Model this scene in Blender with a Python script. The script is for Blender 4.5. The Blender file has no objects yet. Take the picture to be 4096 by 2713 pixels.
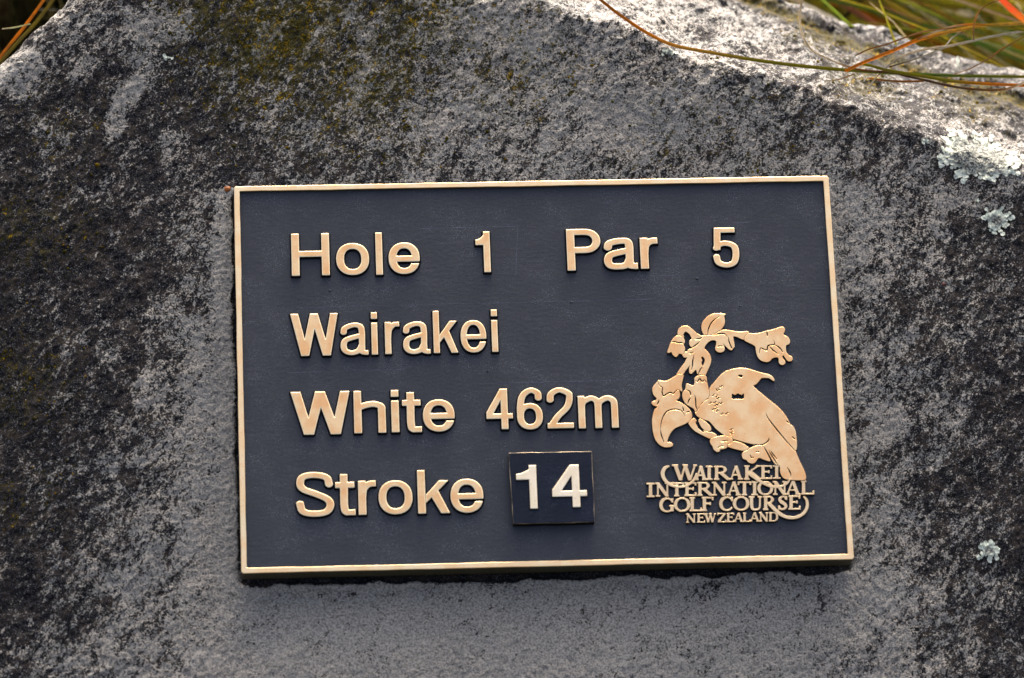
import bpy, math, random
import numpy as np
from mathutils import Matrix, Vector, geometry

S = bpy.context.scene
COL = S.collection
R = math.radians

# ---------------------------------------------------------------- camera
F = 17000.0                      # focal length in pixels of the 4096 wide photograph
CX, CY = 2048.0, 1356.5
PITCH = 18.0
_c, _s = math.cos(R(90 - PITCH)), math.sin(R(90 - PITCH))
RC = np.array([[1, 0, 0], [0, _c, -_s], [0, _s, _c]])
RV = np.array([-0.32826, 0.05665, 0.0297])
TV = np.array([0.02131, -0.02357, -3.16117])
PW, PH = 0.450, 0.30203          # plaque width and height in metres
def rodrigues(r):
    th = np.linalg.norm(r); k = r / th
    K = np.array([[0, -k[2], k[1]], [k[2], 0, -k[0]], [-k[1], k[0], 0]])
    return np.eye(3) + math.sin(th) * K + (1 - math.cos(th)) * K @ K
RL = rodrigues(RV)
RP = RC @ RL                     # plaque axes in the world
P0 = np.array([0, 0, 0.45])      # plaque centre in the world
CAM = P0 - RC @ TV
cd = bpy.data.cameras.new('camera'); cam = bpy.data.objects.new('camera', cd); COL.objects.link(cam)
cam.location = CAM; cam.rotation_euler = (R(90 - PITCH), 0, 0)
cd.sensor_width = 36; cd.lens = F / 4096 * 36; cd.clip_start = 0.1; cd.clip_end = 200
cd.dof.use_dof = True; cd.dof.focus_distance = 3.215; cd.dof.aperture_fstop = 5.2
S.camera = cam

# ---------------------------------------------------------------- light
SUN_EL, SUN_AZ = 49.0, 6.0
w = bpy.data.worlds.new('World'); S.world = w; w.use_nodes = True
nt = w.node_tree; bg = nt.nodes['Background']
sky = nt.nodes.new('ShaderNodeTexSky'); sky.sky_type = 'NISHITA'; sky.sun_disc = False
sky.sun_elevation = R(SUN_EL); sky.sun_rotation = R(SUN_AZ)
sky.air_density = 0.35; sky.dust_density = 8.8; sky.ozone_density = 0.0
nt.links.new(sky.outputs[0], bg.inputs[0]); bg.inputs[1].default_value = 0.15
sl = bpy.data.lights.new('sun', 'SUN'); sl.energy = 0.5; sl.angle = R(25); sl.color = (0.97, 0.985, 1.0)
so = bpy.data.objects.new('sun', sl); COL.objects.link(so)
sd = Vector((math.sin(R(SUN_AZ)) * math.cos(R(SUN_EL)), math.cos(R(SUN_AZ)) * math.cos(R(SUN_EL)), math.sin(R(SUN_EL))))
so.rotation_euler = sd.to_track_quat('Z', 'Y').to_euler(); so.location = sd * 5
S.view_settings.view_transform = 'Standard'; S.view_settings.look = 'None'
S.view_settings.gamma = 1; S.view_settings.exposure = 2.3

# ---------------------------------------------------------------- measuring helpers
CAML = RP.T @ (CAM - P0)         # camera in the plaque frame
def rays(px, py):
    px = np.asarray(px, float); py = np.asarray(py, float)
    d = np.stack([(px - CX) / F, -(py - CY) / F, -np.ones_like(px)], -1)
    return d @ RC.T @ RP         # directions in the plaque frame
def on_plaque(px, py, wz=0.0):   # a measured point on the plane wz above the plaque face
    d = rays(px, py); t = (wz - CAML[2]) / d[..., 2]
    return CAML + d * t[..., None]
def on_plane(px, py, n, p):
    d = rays(px, py); t = ((p - CAML) @ n) / (d @ n)
    return CAML + d * t[..., None]
MP = Matrix.Translation(Vector(P0)) @ Matrix([list(r) for r in RP]).to_4x4()
def to_world(p): return np.asarray(p) @ RP.T + P0

def link_mesh(name, verts, faces, mats, parent=None, mat_idx=None, smooth=False, matrix=None):
    me = bpy.data.meshes.new(name)
    me.from_pydata([tuple(map(float, v)) for v in verts], [], faces)
    for m in (mats if isinstance(mats, (list, tuple)) else [mats]): me.materials.append(m)
    if mat_idx is not None: me.polygons.foreach_set('material_index', mat_idx)
    me.polygons.foreach_set('use_smooth', [smooth] * len(me.polygons))
    me.update()
    o = bpy.data.objects.new(name, me); COL.objects.link(o)
    if parent is not None: o.parent = parent
    if matrix is not None: o.matrix_world = matrix
    return o
def tag(o, label=None, cat=None, group=None, kind=None):
    if label: o['label'] = label
    if cat: o['category'] = cat
    if group: o['group'] = group
    if kind: o['kind'] = kind
    return o

# ---------------------------------------------------------------- noise on numpy arrays
def _hash(ix, iy, seed):
    n = (ix.astype(np.int64) * 374761393 + iy.astype(np.int64) * 668265263 + seed * 982451653) & 0x7fffffff
    n = ((n ^ (n >> 13)) * 1274126177) & 0x7fffffff
    return ((n ^ (n >> 16)) & 0xffff) / 65535.0
def vnoise(x, y, seed):
    ix = np.floor(x); iy = np.floor(y); fx = x - ix; fy = y - iy
    fx = fx * fx * fx * (fx * (fx * 6 - 15) + 10); fy = fy * fy * fy * (fy * (fy * 6 - 15) + 10)
    a = _hash(ix, iy, seed); b = _hash(ix + 1, iy, seed); c = _hash(ix, iy + 1, seed); d = _hash(ix + 1, iy + 1, seed)
    return (a * (1 - fx) + b * fx) * (1 - fy) + (c * (1 - fx) + d * fx) * fy - 0.5
def fbm(x, y, seed, octs=4, rough=0.5):
    t = 0; a = 1.0
    for k in range(octs):
        t = t + a * vnoise(x * 2 ** k * 1.03 + 17.3 * k, y * 2 ** k * 1.03 - 9.1 * k, seed + k); a *= rough
    return t
def sstep(a, b, x):
    t = np.clip((x - a) / (b - a), 0, 1); return t * t * (3 - 2 * t)

# ---------------------------------------------------------------- material helpers
class NB:
    def __init__(s, name):
        s.m = bpy.data.materials.new(name); s.m.use_nodes = True; s.t = s.m.node_tree; s.n = s.t.nodes
        s.b = s.n['Principled BSDF']; s.co = s.n.new('ShaderNodeTexCoord')
    def L(s, a, b): s.t.links.new(a, b)
    def setv(s, inp, v):
        if hasattr(v, 'is_output') or isinstance(v, bpy.types.NodeSocket): s.L(v, inp)
        else: inp.default_value = v
    def mapping(s, rot=(0, 0, 0), scale=(1, 1, 1), src=None):
        m = s.n.new('ShaderNodeMapping'); s.L(src or s.co.outputs['Object'], m.inputs[0])
        m.inputs[2].default_value = rot; m.inputs[3].default_value = scale; return m.outputs[0]
    def noise(s, scale, detail=2, rough=0.5, vec=None, dist=0.0):
        n = s.n.new('ShaderNodeTexNoise'); s.L(vec or s.co.outputs['Object'], n.inputs['Vector'])
        n.inputs['Scale'].default_value = scale; n.inputs['Detail'].default_value = detail
        n.inputs['Roughness'].default_value = rough; n.inputs['Distortion'].default_value = dist; return n.outputs[0]
    def voro(s, scale, vec=None, out='Distance'):
        n = s.n.new('ShaderNodeTexVoronoi'); s.L(vec or s.co.outputs['Object'], n.inputs['Vector'])
        n.inputs['Scale'].default_value = scale; return n.outputs[out]
    def math(s, op, a, b=0.0, c=0.0, clamp=False):
        n = s.n.new('ShaderNodeMath'); n.operation = op; n.use_clamp = clamp
        for i, v in enumerate((a, b, c)): s.setv(n.inputs[i], v)
        return n.outputs[0]
    def ramp(s, x, lo, hi, a=0.0, b=1.0):
        n = s.n.new('ShaderNodeMapRange'); n.interpolation_type = 'SMOOTHSTEP'
        for i, v in enumerate((x, lo, hi, a, b)): s.setv(n.inputs[i], v)
        return n.outputs[0]
    def mix(s, f, a, b):
        n = s.n.new('ShaderNodeMix'); n.data_type = 'RGBA'; n.clamp_factor = True
        s.setv(n.inputs[0], f); s.setv(n.inputs[6], a); s.setv(n.inputs[7], b); return n.outputs[2]
    def attr(s, name):
        n = s.n.new('ShaderNodeAttribute'); n.attribute_name = name; return n.outputs['Fac']
    def bump(s, h, strength, dist):
        n = s.n.new('ShaderNodeBump'); n.inputs['Strength'].default_value = strength
        n.inputs['Distance'].default_value = dist; s.L(h, n.inputs['Height']); s.L(n.outputs[0], s.b.inputs['Normal'])
    def fin(s, col=None, rough=None, metal=None, spec=None):
        if col is not None: s.setv(s.b.inputs['Base Color'], col)
        if rough is not None: s.setv(s.b.inputs['Roughness'], rough)
        if metal is not None: s.setv(s.b.inputs['Metallic'], metal)
        if spec is not None: s.setv(s.b.inputs['Specular IOR Level'], spec)
        return s.m

def rgb(*c): return (*c, 1.0)

def mat_rock():
    k = NB('weathered_stone')
    dv = k.mapping((0, 0, 0), (1.0, 1.6, 1.4), k.mapping((0, 0, R(-56))))          # grain runs up to the right
    grime_shade = k.attr('grime_shade'); moss = k.attr('moss'); pale = k.attr('pale')
    big = k.noise(48, 10, 0.68, dv, 0.6)
    med = k.noise(210, 6, 0.6, dv, 0.3)
    fine = k.noise(760, 4, 0.65)
    x = k.math('ADD', k.math('MULTIPLY', big, 0.36), k.math('ADD', k.math('MULTIPLY', med, 0.33), k.math('MULTIPLY', fine, 0.31)))
    th = k.math('MULTIPLY_ADD', grime_shade, 0.190, 0.396)
    m = k.ramp(k.math('SUBTRACT', x, th), -0.025, 0.031)
    tint = k.noise(38, 3, 0.5)
    warm = k.mix(k.ramp(tint, 0.4, 0.62), rgb(0.315, 0.292, 0.240), rgb(0.272, 0.266, 0.230))
    light = k.mix(k.ramp(fine, 0.40, 0.60), rgb(0.118, 0.112, 0.094), warm)
    light = k.mix(pale, light, k.mix(k.ramp(fine, 0.36, 0.6), rgb(0.135, 0.129, 0.108), rgb(0.335, 0.315, 0.262)))
    spk = k.ramp(k.noise(1100, 2, 0.7), 0.55, 0.66)
    dark = k.mix(k.ramp(k.noise(90, 3), 0.42, 0.6), rgb(0.007, 0.007, 0.007), rgb(0.021, 0.0165, 0.0125))
    dark = k.mix(k.math('MULTIPLY', spk, 0.7), dark, rgb(0.13, 0.13, 0.14))
    col = k.mix(m, dark, light)
    pores = k.ramp(k.voro(330), 0.20, 0.10)
    col = k.mix(k.math('MULTIPLY', pores, 0.35), col, rgb(0.035, 0.032, 0.030))
    # ochre crust lichen in small dots, only where it grows
    cells = k.voro(420); pick = k.noise(120, 5, 0.7, dv)
    mz = k.math('SUBTRACT', k.math('ADD', k.math('MULTIPLY', pick, 1.0), k.math('MULTIPLY', k.noise(45, 3, 0.6), 0.45)), k.math('MULTIPLY', cells, 0.34))
    mm = k.ramp(k.math('MULTIPLY_ADD', moss, 0.23, mz), 0.755, 0.80)
    mc = k.mix(k.ramp(k.math('MULTIPLY_ADD', moss, 0.20, mz), 0.80, 0.90), rgb(0.020, 0.017, 0.004), rgb(0.235, 0.145, 0.007))
    mc = k.mix(k.ramp(k.noise(700, 2), 0.5, 0.62), mc, rgb(0.05, 0.042, 0.006))
    col = k.mix(k.math('MULTIPLY', k.ramp(k.math('ADD', pick, k.math('MULTIPLY', moss, 0.2)), 0.52, 0.72), k.math('MULTIPLY', moss, 0.75)), col, rgb(0.080, 0.067, 0.007))
    mfac = k.math('MULTIPLY', mm, k.ramp(moss, 0.02, 0.25))
    col = k.mix(mfac, col, mc)
    h = k.math('ADD', k.math('MULTIPLY', m, 0.35), k.math('ADD', k.math('MULTIPLY', fine, 0.8), k.math('MULTIPLY', med, 0.8)))
    k.bump(h, 0.6, 0.0028)
    return k.fin(col, k.ramp(fine, 0.3, 0.7, 0.75, 0.55), 0.0, k.ramp(m, 0.0, 1.0, 0.05, 0.28))

def mat_bronze(name, a, b, rough=0.34):
    k = NB(name)
    n1 = k.noise(75, 3, 0.5); n2 = k.noise(1500, 2, 0.6); sc = k.noise(300, 3, 0.6, k.mapping((0, 0, 0.5), (1, 14, 1)))
    col = k.mix(k.ramp(n1, 0.30, 0.70), rgb(*a), rgb(*b))
    col = k.mix(k.math('MULTIPLY', k.ramp(n2, 0.62, 0.74), 0.75), col, rgb(0.12, 0.07, 0.045))
    k.bump(k.math('ADD', n2, k.math('MULTIPLY', sc, 0.5)), 0.12, 0.0004)
    return k.fin(col, k.ramp(sc, 0.3, 0.7, rough - 0.05, rough + 0.12), 0.92, 0.5)

def mat_patina(name, a, b, chalk=1.0, spec=0.36):
    k = NB(name)
    n1 = k.noise(22, 5, 0.6); n2 = k.noise(1700, 2, 0.7); n3 = k.noise(55, 4, 0.6, k.mapping((0, 0, 0.05), (1, 2.2, 1)))
    col = k.mix(k.ramp(n1, 0.36, 0.64), rgb(*a), rgb(*b))
    gate = k.ramp(k.math('ADD', k.math('MULTIPLY', n1, 0.6), k.math('MULTIPLY', n3, 0.5)), 0.50, 0.68, 0.12, 1.0)
    dots = k.ramp(k.noise(1300, 1, 0.5), 0.60, 0.68)
    f = k.math('MULTIPLY', k.math('MULTIPLY', dots, gate), 0.75 * chalk)
    col = k.mix(f, col, rgb(0.13, 0.165, 0.185))
    k_dk = k.ramp(k.noise(800, 2, 0.6), 0.64, 0.74)
    col = k.mix(k.math('MULTIPLY', k_dk, 0.6), col, rgb(0.006, 0.007, 0.009))
    k.bump(k.math('ADD', n2, k.noise(340, 3, 0.6, k.mapping((0, 0, 0.02), (0.6, 1.2, 1)))), 0.3, 0.0008)
    return k.fin(col, k.ramp(n3, 0.3, 0.7, 0.44, 0.58), 0.0, spec)

def mat_plain(name, c1, c2, scale=300, rough=0.6, spec=0.4, trans=0.0):
    k = NB(name)
    col = k.mix(k.ramp(k.noise(scale, 3, 0.6), 0.35, 0.65), rgb(*c1), rgb(*c2))
    k.fin(col, rough, 0.0, spec)
    return k.m

ROCK = mat_rock()
BRONZE = mat_bronze('polished_bronze', (0.94, 0.52, 0.21), (1.0, 0.70, 0.35))
FRAME = mat_bronze('frame_bronze', (0.98, 0.67, 0.33), (1.0, 0.79, 0.45), 0.36)
RIM = mat_bronze('worn_bronze_rim', (1.0, 0.77, 0.42), (1.0, 0.82, 0.48), 0.38)
LOGO = mat_bronze('yellow_bronze', (0.78, 0.56, 0.30), (0.86, 0.66, 0.38), 0.4)
CREAM = mat_bronze('pale_brass', (0.92, 0.77, 0.49), (0.98, 0.84, 0.58), 0.4)
FIELD = mat_patina('dark_patina', (0.0150, 0.0193, 0.0255), (0.0205, 0.0243, 0.030))
SIDE = mat_plain('blackened_side', (0.005, 0.004, 0.006), (0.010, 0.008, 0.009), 400, 0.6, 0.12)
TILEM = mat_patina('navy_tile_enamel', (0.0055, 0.0095, 0.019), (0.008, 0.0125, 0.024), 0.4, 0.12)
EDGE = mat_plain('olive_edge', (0.040, 0.038, 0.018), (0.08, 0.068, 0.034), 500, 0.6, 0.3)

# ---------------------------------------------------------------- boulder
FACE_W = -0.0180
nF = np.array([0, 0, 1.0])
ra = on_plaque(np.array([2138., 3726.]), np.array([-28., 568.]), FACE_W)
rdir = ra[1] - ra[0]; rdir /= np.linalg.norm(rdir)
up = RP.T @ np.array([0, 0, 1.0])                          # world up in the plaque frame
back = RP.T @ np.array([0, 1.0, 0])
nT = up - (up @ rdir) * rdir; nT /= np.linalg.norm(nT)
nT = nT - 0.06 * back; nT -= (nT @ rdir) * rdir; nT /= np.linalg.norm(nT)
pT = ra[0]
def plane_w(U, V, n, p): return p[2] - ((U - p[0]) * n[0] + (V - p[1]) * n[1]) / n[2]
# back brink of the top, measured on the top plane
be = on_plane(np.array([3160., 4120.]), np.array([-8., 282.]), nT, pT)
ce = on_plane(np.array([2950., 3250., 3560., 3850., 4150.]), np.array([-30., 110., 225., 345., 440.]), nT, pT)
def seg_dist(U, V, pts):
    best = None
    for a, b in zip(pts[:-1], pts[1:]):
        d = b[:2] - a[:2]; L2 = d @ d
        t = np.clip(((U - a[0]) * d[0] + (V - a[1]) * d[1]) / L2, 0, 1)
        q = np.hypot(U - a[0] - t * d[0], V - a[1] - t * d[1])
        best = q if best is None else np.minimum(best, q)
    return best
def side_of(U, V, a, b):                                    # signed distance, positive to the left of a->b
    d = (b - a)[:2]; d = d / np.linalg.norm(d)
    return -(U - a[0]) * d[1] + (V - a[1]) * d[0]
lw = on_plaque(np.array([0., 300.]), np.array([255., -25.]), FACE_W)
tl = on_plaque(np.array([300., 1960.]), np.array([-110., -22.]), FACE_W)
def smin(a, b, k):
    h = np.clip(0.5 + 0.5 * (b - a) / k, 0, 1); return b * (1 - h) + a * h - k * h * (1 - h)
def rock_w(U, V):
    wob = 0.010 * fbm(U * 22, V * 22, 5, 4, 0.55)
    wob2 = 0.006 * fbm(U * 60, V * 60, 55, 3, 0.55)
    # front face, gently bowed, dropping away far left, right and below
    face = FACE_W + 0.006 * fbm(U * 5 + 3, V * 5, 11, 2) - 0.28 * np.maximum(-U - 0.25, 0) ** 2 - 0.35 * np.maximum(U - 0.27, 0) ** 2
    near = sstep(0.10, 0.0, np.maximum(np.abs(U) - PW / 2, np.abs(V) - PH / 2))
    face = face * (1 - near) + (FACE_W - 0.0012) * near
    top = plane_w(U, V + wob + wob2, nT, pT) + 0.006 * fbm(U * 14, V * 9, 21, 3)
    # crevice and the raised lobe behind it
    g = seg_dist(U, V + 0.4 * wob, ce); sgn = side_of(U, V + 0.4 * wob, ce[0], ce[-1])
    top = top + 0.007 * sstep(-0.004, 0.02, sgn) - np.maximum(0.004 + 0.016 * fbm(U * 30, V * 30, 77, 2), 0) * np.exp(-(g / 0.0065) ** 2)
    d = side_of(U, V + wob, be[0], be[1])
    top = top - 0.55 * (np.sqrt(np.maximum(d + 0.022, 0) ** 2 + 0.012 ** 2) - 0.012) * 5.0 * sstep(-0.03, 0.02, d)
    # left brink
    dl = side_of(U, V + 0.8 * wob + 0.5 * wob2, lw[0], lw[1])
    left = FACE_W + 0.030 - 1.6 * (dl + 0.024) - 3.0 * np.maximum(dl - 0.002, 0)
    dt = side_of(U, V + wob + wob2, tl[0], tl[1])
    tle = FACE_W - 1.3 * dt
    h = smin(face, top, 0.0035); h = smin(h, left, 0.018); h = smin(h, tle, 0.010)
    # tooling, chips and flakes
    ca, sa = math.cos(R(58)), math.sin(R(58))
    X = U * ca + V * sa; Y = -U * sa + V * ca
    fl = fbm(X * 28, Y * 60, 31, 4, 0.55)
    away = (1 - 0.75 * near) * (1 - 0.6 * sstep(0.004, 0.02, face - top))
    h = h + away * (0.0020 * fl + 0.0014 * np.abs(fbm(X * 90, Y * 150, 41, 3, 0.6)))
    edge = np.exp(-((face - top) / 0.02) ** 2)
    h = h - edge * 0.006 * np.maximum(fbm(X * 45, Y * 70, 61, 3), 0)
    h = h + 0.0010 * fbm(U * 420, V * 420, 51, 2) - away * 0.0008 * sstep(0.16, 0.34, fbm(X * 170, Y * 230, 57, 2))
    far = np.maximum(np.maximum(np.abs(U - 0.02) - 0.45, 0), np.maximum(-V - 0.33, 0))
    wv = 0.004 * fbm(U * 70, V * 70, 83, 3)
    rec = np.maximum(sstep(0.0050, 0.001, -V - PH / 2 + wv) * sstep(-0.02, 0.0, -V - PH / 2) * sstep(0.006, -0.004, np.abs(U) - PW / 2), 0.6 * sstep(0.0035, 0.0005, -U - PW / 2 + wv * 0.7) * sstep(-0.02, 0.0, -U - PW / 2) * sstep(0.004, -0.004, np.abs(V) - PH / 2))
    h = h - 0.005 * rec
    return h - 2.2 * far ** 1.6 - 0.4 * far
def axis(lo, hi, a, b, fine, n):
    return np.concatenate([np.linspace(lo, a, n, endpoint=False), np.arange(a, b, fine), np.linspace(b, hi, n)])
us = axis(-0.78, 0.80, -0.41, 0.43, 0.00105, 28); vs = axis(-0.62, 0.60, -0.285, 0.44, 0.00105, 24)
U, V = np.meshgrid(us, vs); Wz = rock_w(U, V)
inside = sstep(0.004, -0.006, np.maximum(np.abs(U) - PW / 2, np.abs(V) - PH / 2))
Wz = np.where(inside > 0, np.minimum(Wz, -0.0168), Wz)

# dark crust plus edge vignette painted in, from a coarse brightness survey of the face (photo pixel positions, share of dark)
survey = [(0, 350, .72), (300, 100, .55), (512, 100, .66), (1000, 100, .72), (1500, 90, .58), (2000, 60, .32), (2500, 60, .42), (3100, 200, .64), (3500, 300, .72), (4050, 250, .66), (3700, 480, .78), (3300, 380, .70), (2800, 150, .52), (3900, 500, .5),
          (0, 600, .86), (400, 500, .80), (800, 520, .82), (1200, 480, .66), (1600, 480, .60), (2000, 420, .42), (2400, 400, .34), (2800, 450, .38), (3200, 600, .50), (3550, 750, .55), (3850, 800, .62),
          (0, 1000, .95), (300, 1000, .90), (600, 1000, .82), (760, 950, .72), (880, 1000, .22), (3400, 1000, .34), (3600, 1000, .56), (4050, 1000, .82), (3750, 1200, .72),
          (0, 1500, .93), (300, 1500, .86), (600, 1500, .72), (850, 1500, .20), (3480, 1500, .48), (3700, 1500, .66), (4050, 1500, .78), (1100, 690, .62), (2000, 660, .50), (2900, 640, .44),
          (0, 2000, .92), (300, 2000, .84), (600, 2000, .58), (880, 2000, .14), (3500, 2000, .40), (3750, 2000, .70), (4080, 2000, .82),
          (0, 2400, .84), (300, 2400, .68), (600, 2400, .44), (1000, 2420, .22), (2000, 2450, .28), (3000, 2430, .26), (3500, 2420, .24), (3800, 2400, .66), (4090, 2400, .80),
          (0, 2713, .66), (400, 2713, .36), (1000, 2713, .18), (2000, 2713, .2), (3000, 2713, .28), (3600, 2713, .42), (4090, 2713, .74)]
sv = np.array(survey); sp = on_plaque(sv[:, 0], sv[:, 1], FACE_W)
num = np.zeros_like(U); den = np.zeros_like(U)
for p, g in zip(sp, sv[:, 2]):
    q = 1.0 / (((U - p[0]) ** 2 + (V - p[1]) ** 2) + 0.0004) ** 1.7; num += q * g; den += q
grime_shade = num / den + 0.10 * fbm(U * 16, V * 16, 91, 3)
for x, y, rx_, ry_, an, am in ((510, 400, 55, 170, 24, .5), (70, 290, 90, 120, 20, .42), (640, 90, 150, 90, 0, .3), (1070, 150, 45, 110, 28, .4), (1450, 330, 45, 120, 28, .3), (700, 560, 60, 90, 30, .22), (1700, 500, 120, 90, 30, .2), (2050, 130, 200, 90, 10, .25), (1900, 380, 150, 110, 30, .2), (3450, 820, 120, 80, 30, .2), (3800, 780, 130, 70, 20, .2), (150, 500, 40, 60, 30, .3), (600, 1560, 60, 90, 45, .25), (380, 1900, 60, 120, 50, .2), (420, 1420, 70, 60, 45, .2), (2550, 480, 200, 120, 20, .18), (3560, 1700, 70, 120, 40, .22), (3700, 2050, 60, 100, 40, .2)):
    c_ = on_plaque(np.array([float(x)]), np.array([float(y)]), FACE_W)[0]; ca_, sa_ = math.cos(R(-an)), math.sin(R(-an))
    du = (U - c_[0]) * 5440; dv_ = (V - c_[1]) * 5440
    q = ((du * ca_ + dv_ * sa_) / rx_) ** 2 + ((-du * sa_ + dv_ * ca_) / ry_) ** 2
    grime_shade = grime_shade - am * sstep(1.5, 0.4, q + 0.9 * fbm(U * 70, V * 70, 97, 4))
# a scraped pale band round the plaque, widest to the left and below
bw = np.maximum(np.maximum((-U - PW / 2) / 0.016, (U - PW / 2) / 0.006), np.maximum((V - PH / 2) / 0.006, (-V - PH / 2) / 0.009))
pale = sstep(1.1, 0.75, bw + 0.7 * fbm(U * 60, V * 60, 93, 3)) * sstep(-0.20, -0.05, -np.maximum(V, -1) + 0.06 * 0) if False else sstep(1.15, 0.7, bw + 0.8 * fbm(U * 55, V * 55, 93, 3))
pale = np.maximum(pale, 0.5 * sstep(0.0, 0.035, -V - PH / 2 + 0.01 * fbm(U * 40, V * 40, 95, 3)) * sstep(PW / 2 + 0.02, PW / 2 - 0.06, np.abs(U + 0.01) + 0.03 * fbm(U * 30, V * 30, 96, 3)))
grime_shade = np.clip(grime_shade - 0.22 * pale, 0, 1)
moss_pts = [(1250, 20, .85, 330), (1680, 60, .75, 330), (2000, 330, .5, 250), (1300, 420, .55, 250), (1100, 150, .95, 380), (1450, 300, .8, 350), (850, 60, .7, 260), (150, 900, .4, 260), (250, 500, .3, 240), (80, 1500, .4, 260), (2150, 240, .5, 260), (2700, 450, .34, 330), (3050, 560, .28, 330), (60, 2000, .25, 250), (3450, 330, .8, 140), (3250, 150, .7, 120), (3900, 420, .7, 150), (2650, 560, .3, 250), (1800, 150, .5, 300)]
moss = np.zeros_like(U)
for x, y, a, r in moss_pts:
    top_pt = (x > 3150 and y < 430)
    p = on_plane(np.array([float(x)]), np.array([float(y)]), nT, pT)[0] if top_pt else on_plaque(np.array([float(x)]), np.array([float(y)]), FACE_W)[0]
    rr = r / 5400.0 * (1.0 if not top_pt else 1.3)
    moss = np.maximum(moss, a * np.exp(-(((U - p[0]) ** 2 + (V - p[1]) ** 2) / rr ** 2)))
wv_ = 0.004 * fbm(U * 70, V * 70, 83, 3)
plaque_shade = np.maximum(sstep(0.0065, 0.002, -V - PH / 2 + wv_) * sstep(-0.02, 0.0, -V - PH / 2) * sstep(0.006, -0.004, np.abs(U) - PW / 2), 0.8 * sstep(0.004, 0.0005, -U - PW / 2 + wv_ * 0.7) * sstep(-0.02, 0.0, -U - PW / 2) * sstep(0.004, -0.004, np.abs(V) - PH / 2))  # shade along the plaque's lower and left edges, painted into the stone colour
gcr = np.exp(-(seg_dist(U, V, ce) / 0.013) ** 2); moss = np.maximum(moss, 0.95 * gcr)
grime_shade = np.clip(grime_shade + 0.4 * gcr + 1.2 * plaque_shade, 0, 1.8); pale = pale * (1 - np.clip(2 * plaque_shade, 0, 1))

ny, nx = U.shape
co = np.stack([U, V, Wz], -1).reshape(-1, 3).astype(np.float32)
idx = np.arange(ny * nx).reshape(ny, nx)
quads = np.stack([idx[:-1, :-1], idx[:-1, 1:], idx[1:, 1:], idx[1:, :-1]], -1).reshape(-1, 4)
# close the back of the stone
ring = np.concatenate([idx[0, :], idx[1:, -1], idx[-1, -2::-1], idx[-2:0:-1, 0]])
rc = co[ring].copy(); rc[:, 2] = np.minimum(rc[:, 2] - 0.05, -0.75); rc[:, :2] *= 0.8
nb = len(co); co = np.concatenate([co, rc, np.array([[0, 0, -0.85]], np.float32)])
n = len(ring); j = np.arange(n); k = (j + 1) % n
sk = np.stack([ring[k], ring[j], nb + j, nb + k], -1)
tris = np.stack([nb + k, nb + j, np.full(n, nb + n)], -1)
me = bpy.data.meshes.new('boulder')
lv = np.concatenate([quads.ravel(), sk.ravel(), tris.ravel()]).astype(np.int32)
nq = len(quads) + len(sk)
ls = np.concatenate([np.arange(nq) * 4, nq * 4 + np.arange(n) * 3]).astype(np.int32)
me.vertices.add(len(co)); me.vertices.foreach_set('co', co.ravel())
me.loops.add(len(lv)); me.loops.foreach_set('vertex_index', lv)
me.polygons.add(len(ls)); me.polygons.foreach_set('loop_start', ls)
me.update(calc_edges=True); me.polygons.foreach_set('use_smooth', np.ones(len(ls), bool))
for nm, arr in (('grime_shade', grime_shade), ('moss', moss), ('pale', pale)):
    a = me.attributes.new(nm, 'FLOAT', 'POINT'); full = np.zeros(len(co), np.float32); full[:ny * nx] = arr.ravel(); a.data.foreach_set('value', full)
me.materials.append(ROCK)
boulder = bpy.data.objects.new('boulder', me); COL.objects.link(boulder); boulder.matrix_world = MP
tag(boulder, 'large mottled grey boulder with dark crust and ochre dots carrying the plaque', 'rock')
def surf(u, v):                                             # height of the stone at plaque coordinates
    return float(rock_w(np.array([u]), np.array([v]))[0])
def surf_hit(px, py):                                       # the spot of the stone seen at a photo position
    d = rays(np.array([float(px)]), np.array([float(py)]))[0]
    ts = np.linspace(2.9, 4.2, 2600)
    P = CAML + d * ts[:, None]
    f = P[:, 2] - rock_w(P[:, 0], P[:, 1]); i = int(np.argmax(f < 0))
    return P[i]

# ---------------------------------------------------------------- relief: shapes as distance fields, traced to outlines
class Field:
    def __init__(s, x0, y0, x1, y1, step):
        s.xs = np.arange(x0, x1 + step, step); s.ys = np.arange(y0, y1 + step, step); s.step = step
        s.X, s.Y = np.meshgrid(s.xs, s.ys); s.d = np.full(s.X.shape, 1e3)
def d_path(X, Y, pts, a, closed=False, caps='butt', widths=None):
    pts = [np.array(p, float) for p in pts]
    if closed: pts = pts + [pts[0]]
    out = np.full(X.shape, 1e3); ns = len(pts) - 1
    for i in range(ns):
        p, q = pts[i], pts[i + 1]; d = q - p; L = math.hypot(*d)
        if L < 1e-9: continue
        d = d / L
        tx = (X - p[0]) * d[0] + (Y - p[1]) * d[1]; t = np.clip(tx, 0, L)
        aa = a if widths is None else (widths[i] + (widths[i + 1] - widths[i]) * t / L)
        dd = np.hypot(X - p[0] - t * d[0], Y - p[1] - t * d[1]) - aa
        if caps == 'butt' and not closed:
            if i == 0: dd = np.maximum(dd, -tx)
            if i == ns - 1: dd = np.maximum(dd, tx - L)
        out = np.minimum(out, dd)
    return out
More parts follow.
